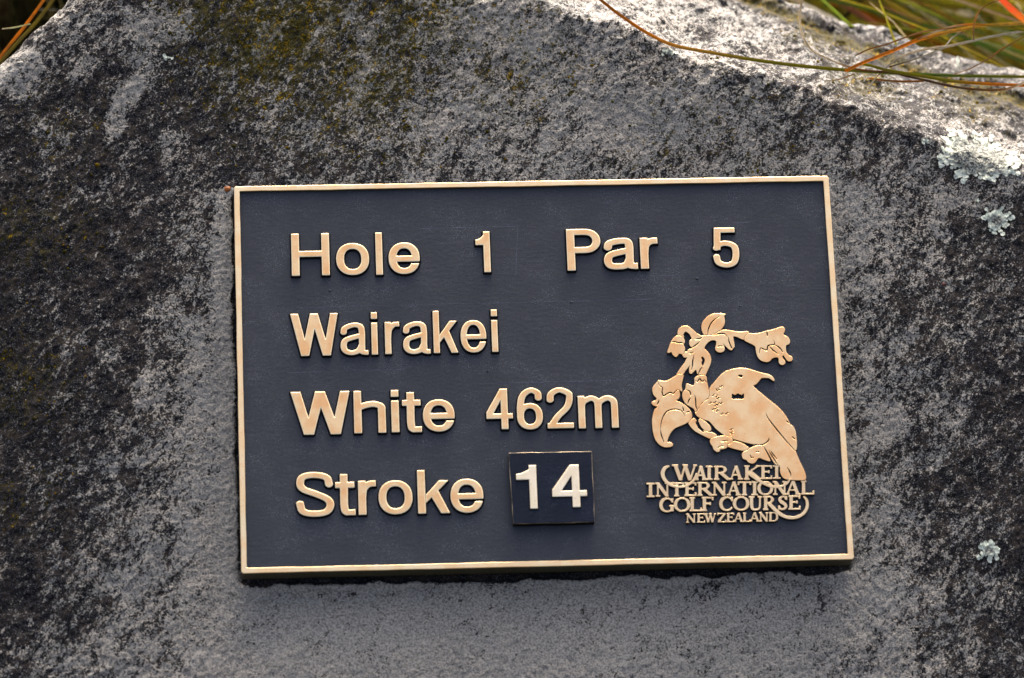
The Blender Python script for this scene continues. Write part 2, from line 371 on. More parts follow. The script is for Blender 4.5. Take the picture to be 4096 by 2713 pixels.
def d_poly(X, Y, pts):
    p = np.array(pts, float); q = np.roll(p, -1, 0)
    dist = np.full(X.shape, 1e9); ins = np.zeros(X.shape, bool)
    for (x0, y0), (x1, y1) in zip(p, q):
        dx, dy = x1 - x0, y1 - y0; L2 = dx * dx + dy * dy
        if L2 < 1e-12: continue
        t = np.clip(((X - x0) * dx + (Y - y0) * dy) / L2, 0, 1)
        dist = np.minimum(dist, (X - x0 - t * dx) ** 2 + (Y - y0 - t * dy) ** 2)
        if y0 != y1:
            c = ((Y >= y0) != (Y >= y1)) & (X < (x1 - x0) * (Y - y0) / (y1 - y0) + x0); ins ^= c
    dist = np.sqrt(dist); return np.where(ins, -dist, dist)
def spline(pts, n=8, closed=False):
    p = [np.array(q, float) for q in pts]; out = []
    m = len(p)
    rng = range(m) if closed else range(m - 1)
    for i in rng:
        a, b = p[i], p[(i + 1) % m]
        z = p[(i - 1) % m] if (closed or i > 0) else a + (a - b)
        c = p[(i + 2) % m] if (closed or i + 2 < m) else b + (b - a)
        for k in range(n):
            t = k / n
            out.append(0.5 * ((2 * a) + (b - z) * t + (2 * z - 5 * a + 4 * b - c) * t * t + (3 * a - z - 3 * b + c) * t ** 3))
    if not closed: out.append(p[-1])
    return out
def superellipse(cx, cy, rx, ry, n=2.25, k=56, a0=0, a1=360):
    o = []
    for i in range(k if a1 - a0 >= 360 else k + 1):
        t = R(a0 + (a1 - a0) * i / k); c, s = math.cos(t), math.sin(t)
        o.append((cx + rx * math.copysign(abs(c) ** (2 / n), c), cy + ry * math.copysign(abs(s) ** (2 / n), s)))
    return o
def contours(D, xs, ys):                                    # marching squares, inside kept on the left
    ny, nx = D.shape; D = np.where(np.abs(D) < 1e-9, 1e-9, D); B = D < 0
    code = B[:-1, :-1] * 1 + B[:-1, 1:] * 2 + B[1:, 1:] * 4 + B[1:, :-1] * 8
    nxt = {}
    T = {1: [(3, 0)], 2: [(0, 1)], 3: [(3, 1)], 4: [(1, 2)], 5: [(3, 0), (1, 2)], 6: [(0, 2)], 7: [(3, 2)], 8: [(2, 3)], 9: [(2, 0)],
         10: [(0, 1), (2, 3)], 11: [(2, 1)], 12: [(1, 3)], 13: [(1, 0)], 14: [(0, 3)]}
    def key(i, j, e):
        return ((i, j, 0), (i, j + 1, 1), (i + 1, j, 0), (i, j, 1))[e]
    for i, j in zip(*np.nonzero((code > 0) & (code < 15))):
        for a, b in T[int(code[i, j])]: nxt[key(i, j, b)] = key(i, j, a)
    def pt(kk):
        i, j, v = kk
        if v == 0:
            a, b = D[i, j], D[i, j + 1]; t = a / (a - b); return (xs[j] + t * (xs[j + 1] - xs[j]), ys[i])
        a, b = D[i, j], D[i + 1, j]; t = a / (a - b); return (xs[j], ys[i] + t * (ys[i + 1] - ys[i]))
    loops = []; seen = set()
    for s0 in list(nxt):
        if s0 in seen: continue
        L = []; c = s0
        while c not in seen and c in nxt: seen.add(c); L.append(pt(c)); c = nxt[c]
        if len(L) > 5: loops.append(np.array(L))
    return loops
def area(L): x, y = L[:, 0], L[:, 1]; return 0.5 * np.sum(x * np.roll(y, -1) - np.roll(x, -1) * y)
def simplify(L, tol):
    def dp(a, b):
        if b <= a + 1: return []
        p, q = L[a], L[b]; d = q - p; n = np.hypot(*d) + 1e-12
        e = np.abs((L[a + 1:b, 0] - p[0]) * d[1] - (L[a + 1:b, 1] - p[1]) * d[0]) / n
        k = int(np.argmax(e))
        if e[k] < tol: return []
        k += a + 1; return dp(a, k) + [k] + dp(k, b)
    m = len(L); h = int(np.argmax(np.hypot(*(L - L[0]).T)))
    L = np.concatenate([L, L[:1]]); keep = [0] + dp(0, h) + [h] + dp(h, m)
    return L[keep]
def smooth_loop(L, it=1):
    for _ in range(it): L = 0.5 * L + 0.25 * (np.roll(L, 1, 0) + np.roll(L, -1, 0))
    return L
def inset(L, d):                                            # inside is on the left: move every point inwards by d
    t1 = np.roll(L, -1, 0) - L; t0 = L - np.roll(L, 1, 0)
    t1 /= np.linalg.norm(t1, axis=1, keepdims=True) + 1e-12; t0 /= np.linalg.norm(t0, axis=1, keepdims=True) + 1e-12
    nn = np.stack([-(t0 + t1)[:, 1], (t0 + t1)[:, 0]], 1); l = np.linalg.norm(nn, axis=1, keepdims=True) + 1e-9
    nn /= l; c = np.clip(l / 2, 0.5, 1)
    return L + nn * d / c
def relief(name, loops, z0, z1, mats, parent, bev=0.00035, draft=0.0004, zrim=None):
    """outlines in plaque metres -> raised solid with sloping blackened sides, a worn rim and a flat top"""
    verts, faces, mi = [], [], []; tops = []
    zr = z1 - bev if zrim is None else zrim
    for L in loops:
        n = len(L)
        if n < 3: continue
        b = len(verts)
        for Q, z in ((inset(L, -draft), z0), (L, zr), (inset(L, bev), z1)):
            verts += [(p[0], p[1], z) for p in Q]
        for i in range(n):
            k = (i + 1) % n
            faces.append((b + i, b + k, b + n + k, b + n + i)); mi.append(0)
            faces.append((b + n + i, b + n + k, b + 2 * n + k, b + 2 * n + i)); mi.append(1)
        tops.append(list(range(b + 2 * n, b + 3 * n)))
    flat = [i for t in tops for i in t]; ed = []; q = 0
    for t in tops:
        ed += [(q + i, q + (i + 1) % len(t)) for i in range(len(t))]; q += len(t)
    cv, _, cf, ov, _, _ = geometry.delaunay_2d_cdt([Vector(verts[i][:2]) for i in flat], ed, [], 0, 1e-7)
    vm = []
    for p, o in zip(cv, ov):
        if o: vm.append(flat[o[0]])
        else: vm.append(len(verts)); verts.append((p.x, p.y, z1))
    cen = np.array([[sum(cv[i].x for i in f) / 3, sum(cv[i].y for i in f) / 3] for f in cf])
    ins = np.zeros(len(cen), int)
    for t in tops:                                          # winding test against the top outline
        P_ = np.array([verts[i][:2] for i in t]); Q_ = np.roll(P_, -1, 0)
        for (x0, y0), (x1, y1) in zip(P_, Q_):
            if y0 == y1: continue
            hit = ((cen[:, 1] >= y0) != (cen[:, 1] >= y1)) & (cen[:, 0] < (x1 - x0) * (cen[:, 1] - y0) / (y1 - y0) + x0)
            ins += np.where(hit, 1 if y1 > y0 else -1, 0)
    for f, k in zip(cf, ins):
        if k > 0: faces.append(tuple(vm[i] for i in f)); mi.append(2)
    return link_mesh(name, verts, faces, mats, parent, mi)

plaque = bpy.data.objects.new('bronze_plaque', None); COL.objects.link(plaque); plaque.matrix_world = MP
plaque.empty_display_size = 0.05
tag(plaque, 'dark rectangular bronze plaque with raised letters and a bird emblem, fixed to the boulder', 'plaque')
Z_FIELD, Z_TOP = -0.0030, 0.0
hx, hy = PW / 2, PH / 2
rng = random.Random(4)

# backing plate with a few faint casting lines and pits
bw_ = 0.0041
pv, pf, pm = [], [], []
def add_quad_prism(c4, z0, z1, m=0):
    b = len(pv)
    for z in (z0, z1):
        for p in c4: pv.append((p[0], p[1], z))
    pf.append((b + 4, b + 5, b + 6, b + 7)); pm.append(m)
    for i in range(4):
        k = (i + 1) % 4; pf.append((b + i, b + k, b + 4 + k, b + 4 + i)); pm.append(m)
ix, iy = hx - bw_ + 0.0006, hy - bw_ + 0.0006
add_quad_prism([(-ix, -iy), (ix, -iy), (ix, iy), (-ix, iy)], -0.0155, Z_FIELD)
for x0, y0, x1, y1, wd in ((1680, 915, 2080, 905, 2.2), (1190, 1232, 2620, 1196, 1.8), (2930, 893, 3080, 886, 2.2), (1150, 1492, 1620, 1478, 1.6), (1900, 1536, 2520, 1520, 1.8), (2290, 1208, 2600, 1198, 1.6), (2560, 1104, 2990, 1094, 1.4)):
    a, b = on_plaque(np.array([x0, x1], float), np.array([y0, y1], float), Z_FIELD); h_ = wd / 5400 / 2
    add_quad_prism([(a[0], a[1] - h_), (b[0], b[1] - h_), (b[0], b[1] + h_), (a[0], a[1] + h_)], Z_FIELD - 0.001, Z_FIELD + 0.00005, 1)
va, vb = on_plaque(np.array([2071., 2063.]), np.array([908., 1105.]), Z_FIELD)
add_quad_prism([(vb[0] - .00018, vb[1]), (vb[0] + .00018, vb[1]), (va[0] + .00018, va[1]), (va[0] - .00018, va[1])], Z_FIELD - 0.001, Z_FIELD + 0.00004, 1)
link_mesh('backing_plate', pv, pf, [FIELD, mat_patina('chalky_line', (0.03, 0.036, 0.048), (0.07, 0.08, 0.10), 1.6)], plaque, pm)
# little blisters and pits left by the casting
for x, y, r in ((1320, 1163, 7), (2788, 1115, 8), (2285, 1210, 6), (1950, 1485, 6), (2960, 1225, 6), (1215, 1600, 5), (3120, 2110, 5)):
    c = on_plaque(np.array([float(x)]), np.array([float(y)]), Z_FIELD)[0]; rr = r / 5400
    vv = [(c[0], c[1], Z_FIELD + 0.0007)] + [(c[0] + rr * q * math.cos(t), c[1] + rr * q * 0.7 * math.sin(t), Z_FIELD + z) for q, z in ((0.6, 0.0005), (1, -0.0002)) for t in [R(45 * i) for i in range(8)]]
    ff = [(0, 1 + i, 1 + (i + 1) % 8) for i in range(8)] + [(1 + i, 9 + i, 9 + (i + 1) % 8, 1 + (i + 1) % 8) for i in range(8)]
    link_mesh('casting_blister', vv, ff, FIELD, plaque, smooth=True)

# border: one frame, edges a little uneven from filing
def rect_loop(x, y, n, amp, seed, ccw=True, rad=0.0012):
    pts = []
    cs = [(-x, -y), (x, -y), (x, y), (-x, y)]
    for i in range(4):
        a, b = np.array(cs[i]), np.array(cs[(i + 1) % 4]); d = (b - a) / np.linalg.norm(b - a); L = np.linalg.norm(b - a); nn = np.array([d[1], -d[0]])
        for k in range(n):
            t = rad + (L - 2 * rad) * k / (n - 1)
            off = amp * float(fbm(np.array([t * 40.0 + i * 7]), np.array([seed * 1.0]), seed, 3)[0])
            pts.append(a + d * t + nn * off)
    L = np.array(pts); return L if ccw else L[::-1]
outer = rect_loop(hx, hy, 60, 0.00030, 3); inner = rect_loop(hx - bw_, hy - bw_, 60, 0.00035, 8, False, 0.0006)
relief('border', [outer, inner], -0.0160, Z_TOP, [EDGE, FRAME, FRAME], plaque, 0.0004, 0.0)

# ---- sans letters, drawn as strokes inside a measured box
def GLYPH(ch, w, h, t):
    s = 1.27; H = h * s; a = t / 2                          # stroke space: heights stretched so horizontals come out thinner
    st = []                                                 # ('p', pts, closed) strokes, ('f', pts) filled, ('c', pts) cut
    P = lambda pts, closed=False: st.append(('p', pts, closed))
    Fl = lambda pts: st.append(('f', [(x * w, y * H) for x, y in pts]))
    C = lambda pts: st.append(('c', [(x * w, y * H) for x, y in pts]))
    if ch == 'H': P([(a, 0), (a, H)]); P([(w - a, 0), (w - a, H)]); P([(a, .515 * H), (w - a, .515 * H)])
    elif ch == 'o': P(superellipse(w / 2, H / 2, w / 2 - a, H / 2 - a), True)
    elif ch == 'l': P([(w / 2, 0), (w / 2, H)])
    elif ch == 'i': P([(w / 2, 0), (w / 2, .752 * H)]); P([(w / 2, .838 * H), (w / 2, H)])
    elif ch == 'e':
        P(superellipse(w / 2, H / 2, w / 2 - a, H / 2 - a), True); P([(a, .485 * H), (w - a * .6, .485 * H)])
        C([(.52, .335), (1.1, .335), (1.1, .485 - a / H), (.52, .485 - a / H)])
    elif ch == '1':
        P([(w - a, 0), (w - a, H)])
        st.append(('f', [(0, .665 * H), (0, .80 * H)] + [tuple(p) for p in spline([(0, .80 * H), (w * .28, .83 * H), (w - 2 * a, .91 * H), (w - 1.75 * a, H)], 6)] + [(w - a, H), (w - a, .665 * H)]))
    elif ch == 'P':
        P([(a, 0), (a, H)]); yb = .49 * H; cy = (yb + H - a) / 2; ry = (H - a - yb) / 2; rx = min(w * .36, ry * .95)
        P([(a, H - a), (w - a - rx, H - a)] + superellipse(w - a - rx, cy, rx, ry, 2.1, 20, -90, 90)[::-1] + [(a, yb)])
    elif ch == 'a':
        xs = .89 * w - a
        P(spline([(a * 1.05, .68 * H), (a * 1.25 + .03 * w, .83 * H), (.47 * w, H - a), (xs - .06 * w, .885 * H), (xs, .72 * H), (xs, .45 * H), (xs, .22 * H), (xs + .05 * w, a * 1.12), (w + .01, a * .98)], 8))
        P(spline([(xs, .60 * H), (.47 * w, .545 * H), (a + .07 * w, .455 * H), (a, .29 * H), (a + .06 * w, .14 * H), (.38 * w, a), (.64 * w, .135 * H), (xs, .33 * H)], 8))
    elif ch == 'r': P([(a, 0), (a, H)]); P(spline([(a, .50 * H), (a * 1.4, .76 * H), (.62 * w, H - a * 1.15), (w, H - a * 1.0)], 8))
    elif ch == 'k': P([(a, 0), (a, H)]); Fl([(.675, .757), (.985, .757), (.25, .235), (.25, .43)]); Fl([(.37, .45), (.60, .60), (1, 0), (.715, 0)])
    elif ch == 'W':
        for q in ([(0, 1), (.175, 1), (.385, 0), (.215, 0)], [(.415, 1), (.585, 1), (.385, 0), (.215, 0)], [(.415, 1), (.585, 1), (.835, 0), (.665, 0)], [(.835, 1), (1, 1), (.835, 0), (.665, 0)]): Fl(q)
    elif ch == 'h': P([(a, 0), (a, H)]); P(spline([(a, .46 * H), (a * 1.3, .60 * H), (.56 * w, .755 * H - a), (w - a * 1.25, .63 * H), (w - a, .48 * H), (w - a, .2 * H), (w - a, 0)], 8))
    elif ch == 't': P(spline([(.44 * w, H), (.44 * w, .6 * H), (.44 * w, .22 * H), (.55 * w, a * 1.05), (.97 * w, a)], 8)); P([(0, .735 * H), (.97 * w, .735 * H)])
    elif ch == '4': P([(.685 * w, 0), (.685 * w, H)]); P([(0, .325 * H), (w, .325 * H)]); Fl([(0, .26), (0, .42), (.53, 1), (.80, 1), (.26, .37), (.26, .26)])
    elif ch == '6':
        P(superellipse(w / 2, .315 * H, w / 2 - a, .315 * H - a), True)
        P(spline([(a, .33 * H), (a, .52 * H), (a + .10 * w, .80 * H), (.54 * w, H - a), (w - a * 1.35, .87 * H), (w - a * 1.1, .73 * H)], 8))
    elif ch == '2': P(spline([(a, .67 * H), (a + .05 * w, .84 * H), (.5 * w, H - a), (w - a - .02 * w, .84 * H), (w - a, .70 * H), (w - a - .12 * w, .50 * H), (.42 * w, .30 * H), (a * 1.15, a * 1.2)], 8)); P([(0, a), (w, a)])
    elif ch == 'm':
        P([(a, 0), (a, H)])
        for x in (a, w / 2): P(spline([(x, .50 * H), (x + a * .3, .78 * H), (x + .5 * (w / 2 - a) + .03 * w, H - a), (x + w / 2 - a * 1.25, .83 * H), (x + w / 2 - a, .62 * H), (x + w / 2 - a, .3 * H), (x + w / 2 - a, 0)], 7))
    elif ch == 'S': P(spline([(w - a * 1.15, .69 * H), (w - a - .09 * w, .87 * H), (.48 * w, H - a), (a + .09 * w, .885 * H), (a * 1.25, .735 * H), (a + .12 * w, .61 * H), (.52 * w, .51 * H), (w - a - .10 * w, .40 * H), (w - a, .27 * H), (w - a - .10 * w, .11 * H), (.5 * w, a), (a + .09 * w, .12 * H), (a, .32 * H)], 8))
    elif ch == '5':
        P([(.10 * w, H - a), (.87 * w, H - a)]); P([(.10 * w + a * .9, H), (.055 * w + a * .9, .44 * H)])
        P(spline([(a * 1.0, .475 * H), (.25 * w, .575 * H), (.52 * w, .645 * H - a * .6), (w - a - .06 * w, .53 * H), (w - a, .335 * H), (w - a - .09 * w, .13 * H), (.5 * w, a), (a + .08 * w, .13 * H), (a, .30 * H)], 8))
        C([(-.1, .44), (-.1, .50), (.0, .44)])
    fl = Field(-.0008, -.0008 * s, w + .0008, H + .0008 * s, .00022)
    for q in st:
        if q[0] == 'p': fl.d = np.minimum(fl.d, d_path(fl.X, fl.Y, q[1], a, q[2]))
        elif q[0] == 'f': fl.d = np.minimum(fl.d, d_poly(fl.X, fl.Y, q[1]))
    fl.d = np.maximum(fl.d, np.maximum(np.maximum(-fl.X, fl.X - w), np.maximum(-fl.Y, fl.Y - H)))
    for q in st:
        if q[0] == 'c': fl.d = np.maximum(fl.d, -d_poly(fl.X, fl.Y, q[1]))
    # soften corners slightly, as cast metal is
    k = fl.d; 
    for _ in range(1):
        p = np.pad(k, 1, mode='edge'); k = (p[1:-1, 1:-1] * 4 + p[:-2, 1:-1] + p[2:, 1:-1] + p[1:-1, :-2] + p[1:-1, 2:]) / 8
    Ls = [simplify(L, 2.2e-5) for L in contours(k + 0.00017, fl.xs, fl.ys)]
    return [L / np.array([1, s]) for L in Ls if len(L) > 4]

def zA(x, y): return 1100 + x * 1000 / 2368, 880 + y * 1000 / 2368
def zB(x, y): return 2100 + x * 950 / 2368, 860 + y * 950 / 2368
def zC(x, y): return 1100 + x * 1420 / 2368, 1480 + y * 1420 / 2368
def place_letter(ch, z, left, right, top, bot, t, parent=plaque, mats=None, name='letter', z0=Z_FIELD - 0.0004, z1=Z_TOP):
    xm = (left + right) / 2; ym = (top + bot) / 2           # edges measured mid-side, where they touch the box
    q = [z(left, ym), z(right, ym), z(xm, top), z(xm, bot)]
    p = on_plaque(np.array([a for a, b in q]), np.array([b for a, b in q]), z1)
    x0, x1, y1, y0 = p[0][0], p[1][0], p[2][1], p[3][1]
    return relief(name, [L + np.array([x0, y0]) for L in GLYPH(ch, x1 - x0, y1 - y0, t)], z0, z1, mats or [SIDE, RIM, BRONZE], parent, 0.0006, 0.0013, z1 - 0.0002)
T1 = .0061
for ch, l, r, t, b in (('H', 154, 517, 127, 527), ('o', 578, 893, 218, 522), ('l', 952, 1019, 118, 520), ('e', 1075, 1372, 212, 512), ('1', 1900, 2040, 108, 496)):
    place_letter(ch, zA, l, r, t, b, T1 if ch != '1' else .0052)
for ch, l, r, t, b in (('P', 415, 757, 138, 553), ('a', 783, 1122, 228, 543), ('r', 1148, 1328, 226, 536), ('5', 1868, 2135, 125, 525)):
    place_letter(ch, zB, l, r, t, b, .0063 if ch != '5' else .0053)
for ch, l, r, t, b in (('W', 145, 600, 885, 1287), ('a', 618, 884, 972, 1280), ('i', 907, 976, 873, 1276), ('r', 1040, 1182, 965, 1270), ('a', 1210, 1471, 960, 1270), ('k', 1497, 1732, 858, 1260), ('e', 1757, 2003, 948, 1256), ('i', 2041, 2118, 848, 1250)):
    place_letter(ch, zA, l, r, t, b, .0048)
for ch, l, r, t, b in (('W', 104, 502, 143, 431), ('h', 525, 739, 138, 421), ('i', 769, 833, 134, 416), ('t', 848, 978, 148, 416), ('e', 986, 1199, 196, 411), ('4', 1408, 1586, 125, 396), ('6', 1612, 1786, 118, 397), ('2', 1813, 1990, 115, 389), ('m', 2022, 2290, 170, 388)):
    place_letter(ch, zC, l, r, t, b, .0059 if ch in 'White' else .0053)
for ch, l, r, t, b in (('S', 136, 395, 680, 979), ('t', 402, 536, 694, 970), ('r', 555, 676, 738, 966), ('o', 690, 918, 736, 963), ('k', 950, 1165, 666, 957), ('e', 1170, 1391, 725, 952)):
    place_letter(ch, zC, l, r, t, b, .0059)
# number tile
Z_TILE = 0.0034
q = [zC(*p) for p in ((1588, 1030), (2135, 1016), (2113, 541), (1557, 552))]
tp = on_plaque(np.array([a for a, b in q]), np.array([b for a, b in q]), Z_TILE)[:, :2]
loop = []
for i in range(4):
    a, b = tp[i], tp[(i + 1) % 4]; d = (b - a) / np.linalg.norm(b - a); Ln = np.linalg.norm(b - a)
    for kk in range(12):
        tt = 0.0007 + (Ln - 0.0014) * kk / 11; loop.append(a + d * tt + np.array([d[1], -d[0]]) * 0.00018 * rng.uniform(-1, 1))
EDGEB = mat_bronze('worn_tile_edge', (0.07, 0.062, 0.05), (0.55, 0.45, 0.29), 0.45)
tile = relief('number_tile', [np.array(loop)], Z_FIELD + 0.0002, Z_TILE, [SIDE, EDGEB, TILEM], plaque, 0.00045, 0.0)
tile['label'] = 'separate navy tile bearing the number 14, stuck over the plaque'
place_letter('1', zC, 1610, 1748, 635, 927, .0057, tile, [SIDE, CREAM, CREAM], 'digit', Z_TILE - 0.0004, Z_TILE + 0.0011)
place_letter('4', zC, 1846, 2080, 632, 917, .0059, tile, [SIDE, CREAM, CREAM], 'digit', Z_TILE - 0.0004, Z_TILE + 0.0011)

# ---- emblem: bird on a flowering branch, drawn in emblem units (see zE)
def zE(x, y): return 2560 + np.asarray(x) * .3125, 1230 + np.asarray(y) * .3125
def e_to_plaque(L, z1=Z_TOP):
    px, py = zE(L[:, 0], L[:, 1]); return on_plaque(px, py, z1)[:, :2]
ES = 3.0
E0 = (130, 50, 2170, 2240)
EF = Field(*E0, ES)
def win(pts, pad=30):
    p = np.array(pts, float); x0, y0 = p.min(0) - pad; x1, y1 = p.max(0) + pad
    i0, i1 = np.searchsorted(EF.ys, [y0, y1]); j0, j1 = np.searchsorted(EF.xs, [x0, x1]); return slice(i0, i1), slice(j0, j1)
def u_poly(D, pts, smooth=True, n=5):
    p = spline(pts, n, True) if smooth else pts
    s = win(p); D[s] = np.minimum(D[s], d_poly(EF.X[s], EF.Y[s], p))
def u_path(D, pts, widths, n=6, cut=False):
    p = spline(pts, n)
    wd = np.interp(np.linspace(0, 1, len(p)), np.linspace(0, 1, len(widths)), widths) if not np.isscalar(widths) else np.full(len(p), widths)
    s = win(p, 60); d = d_path(EF.X[s], EF.Y[s], p, 0, caps='round', widths=wd)
    D[s] = np.maximum(D[s], -d) if cut else np.minimum(D[s], d)
def newD(): return np.full(EF.X.shape, 1e3)
bird = newD()
u_poly(bird, [(775, 1235), (800, 1195), (845, 1185), (885, 1120), (892, 1030), (950, 960), (1005, 892), (1060, 840), (1120, 808), (1200, 785), (1290, 775), (1380, 784), (1460, 806), (1540, 834), (1610, 849), (1660, 862), (1700, 890), (1722, 930), (1712, 944), (1682, 926), (1650, 907), (1600, 903), (1558, 906), (1532, 932), (1500, 972), (1470, 994), (1446, 1003), (1465, 1020), (1500, 1055), (1560, 1105), (1620, 1155), (1680, 1205), (1740, 1250), (1800, 1305), (1850, 1365), (1890, 1425), (1922, 1492), (1950, 1512), (1978, 1550), (1997, 1610), (2004, 1680), (2010, 1745), (2005, 1810), (1992, 1838), (2012, 1890), (2050, 1980), (2090, 2060), (2118, 2130), (2124, 2180), (2104, 2211), (1950, 2211), (1890, 2205), (1830, 2180), (1795, 2110), (1790, 2030), (1735, 2010), (1690, 1950), (1640, 1860), (1588, 1782), (1540, 1772), (1490, 1760), (1400, 1742), (1300, 1716), (1190, 1684), (1100, 1650), (1040, 1608), (970, 1552), (890, 1462), (830, 1440), (740, 1400), (700, 1340), (715, 1280)])
feet = newD()
u_poly(feet, [(900, 1690), (930, 1665), (1000, 1650), (1095, 1640), (1170, 1670), (1190, 1710), (1150, 1745), (1118, 1755), (1112, 1795), (1065, 1815), (1030, 1818), (1015, 1845), (985, 1850), (945, 1822), (930, 1780), (898, 1735)])
foot2 = newD()
u_poly(foot2, [(1400, 1805), (1490, 1768), (1570, 1772), (1600, 1820), (1640, 1900), (1668, 1968), (1600, 1955), (1522, 1928), (1482, 1978), (1440, 2000), (1390, 1984), (1360, 1953), (1322, 1940), (1304, 1892), (1320, 1852), (1372, 1828)])
perch = newD()
u_poly(perch, [(622, 1470), (690, 1420), (720, 1445), (745, 1500), (800, 1565), (850, 1590), (925, 1600), (985, 1640), (905, 1680), (860, 1666), (800, 1636), (740, 1606), (690, 1572), (642, 1520)])
u_poly(perch, [(1080, 1752), (1190, 1712), (1280, 1728), (1360, 1768), (1402, 1810), (1330, 1836), (1250, 1822), (1140, 1790)])
leaf2 = newD()
u_poly(leaf2, [(775, 1425), (850, 1470), (898, 1520), (912, 1560), (890, 1586), (840, 1580), (792, 1540), (762, 1490), (748, 1450)])
leaf = newD()
u_poly(leaf, [(868, 350), (822, 350), (795, 308), (786, 250), (800, 190), (842, 138), (890, 100), (950, 78), (1020, 75), (1094, 86), (1078, 112), (1086, 160), (1080, 222), (1040, 280), (980, 322), (930, 345)])
stem = newD()
u_path(stem, [(520, 380), (530, 300), (590, 272), (650, 310), (700, 370), (750, 420)], [42, 42, 38, 36, 46, 70])
u_poly(stem, [(730, 380), (800, 360), (870, 352), (940, 352), (1060, 288), (1180, 300), (1260, 311), (1370, 306), (1394, 330), (1370, 370), (1338, 412), (1290, 402), (1240, 378), (1196, 374), (1202, 430), (1212, 500), (1196, 521), (1168, 550), (1130, 530), (1066, 466), (1078, 500), (1084, 540), (1060, 570), (1015, 578), (975, 556), (962, 520), (976, 470), (974, 432), (930, 420), (880, 442), (836, 490), (815, 540), (780, 560), (700, 560), (680, 500), (700, 430)])
u_path(stem, [(690, 455), (692, 457)], 62); u_path(stem, [(645, 575), (647, 577)], 44); u_path(stem, [(582, 606), (584, 606)], 38)
u_path(stem, [(720, 540), (800, 570), (860, 630), (868, 700), (830, 790), (790, 870)], [60, 48, 42, 40, 40, 44])
u_path(stem, [(690, 600), (640, 660), (600, 730), (545, 800), (500, 880)], [50, 40, 36, 36, 42])
u_poly(stem, [(690, 600), (790, 620), (810, 690), (800, 760), (760, 820), (735, 855), (715, 800), (660, 850), (632, 835), (628, 790), (640, 740), (670, 680)])
bell = newD()
u_poly(bell, [(350, 577), (366, 520), (394, 442), (432, 392), (480, 360), (545, 372), (572, 420), (574, 450), (560, 475), (576, 520), (570, 562), (548, 600), (502, 592), (488, 612), (460, 636), (424, 612), (402, 572), (380, 581)])
flow_low = newD()
u_poly(flow_low, [(226, 945), (240, 932), (290, 942), (350, 938), (430, 892), (500, 852), (556, 862), (548, 920), (532, 1000), (540, 1076), (502, 1058), (512, 1120), (494, 1170), (464, 1190), (532, 1222), (590, 1262), (640, 1310), (666, 1372), (660, 1422), (620, 1466), (560, 1500), (480, 1532), (420, 1572), (372, 1645), (352, 1700), (356, 1728), (385, 1722), (416, 1740), (422, 1764), (400, 1784), (350, 1791), (300, 1786), (242, 1752), (192, 1682), (166, 1592), (156, 1500), (155, 1440), (166, 1370), (186, 1310), (222, 1274), (172, 1256), (150, 1230), (160, 1204), (190, 1198), (214, 1166), (180, 1130), (160, 1080), (160, 1030), (186, 990)])
flow_mid = newD()
u_poly(flow_mid, [(598, 974), (640, 986), (682, 1000), (700, 960), (698, 905), (750, 872), (820, 865), (850, 890), (858, 955), (882, 1060), (886, 1120), (868, 1170), (820, 1205), (780, 1240), (740, 1300), (710, 1340), (690, 1300), (640, 1270), (600, 1245), (562, 1200), (542, 1140), (546, 1090), (580, 1045), (586, 1005)])
flow_right = newD()
u_poly(flow_right, [(1394, 332), (1440, 335), (1520, 330), (1620, 300), (1700, 284), (1780, 256), (1830, 250), (1855, 276), (1850, 312), (1836, 346), (1880, 370), (1910, 400), (1920, 440), (1904, 474), (1870, 486), (1868, 540), (1880, 580), (1910, 614), (1940, 622), (1955, 655), (1940, 686), (1900, 690), (1868, 660), (1836, 615), (1822, 640), (1854, 680), (1860, 714), (1830, 738), (1796, 730), (1776, 700), (1774, 652), (1740, 640), (1690, 656), (1660, 690), (1610, 700), (1550, 680), (1510, 640), (1490, 590), (1480, 530), (1474, 500), (1430, 470), (1342, 426), (1342, 380)])
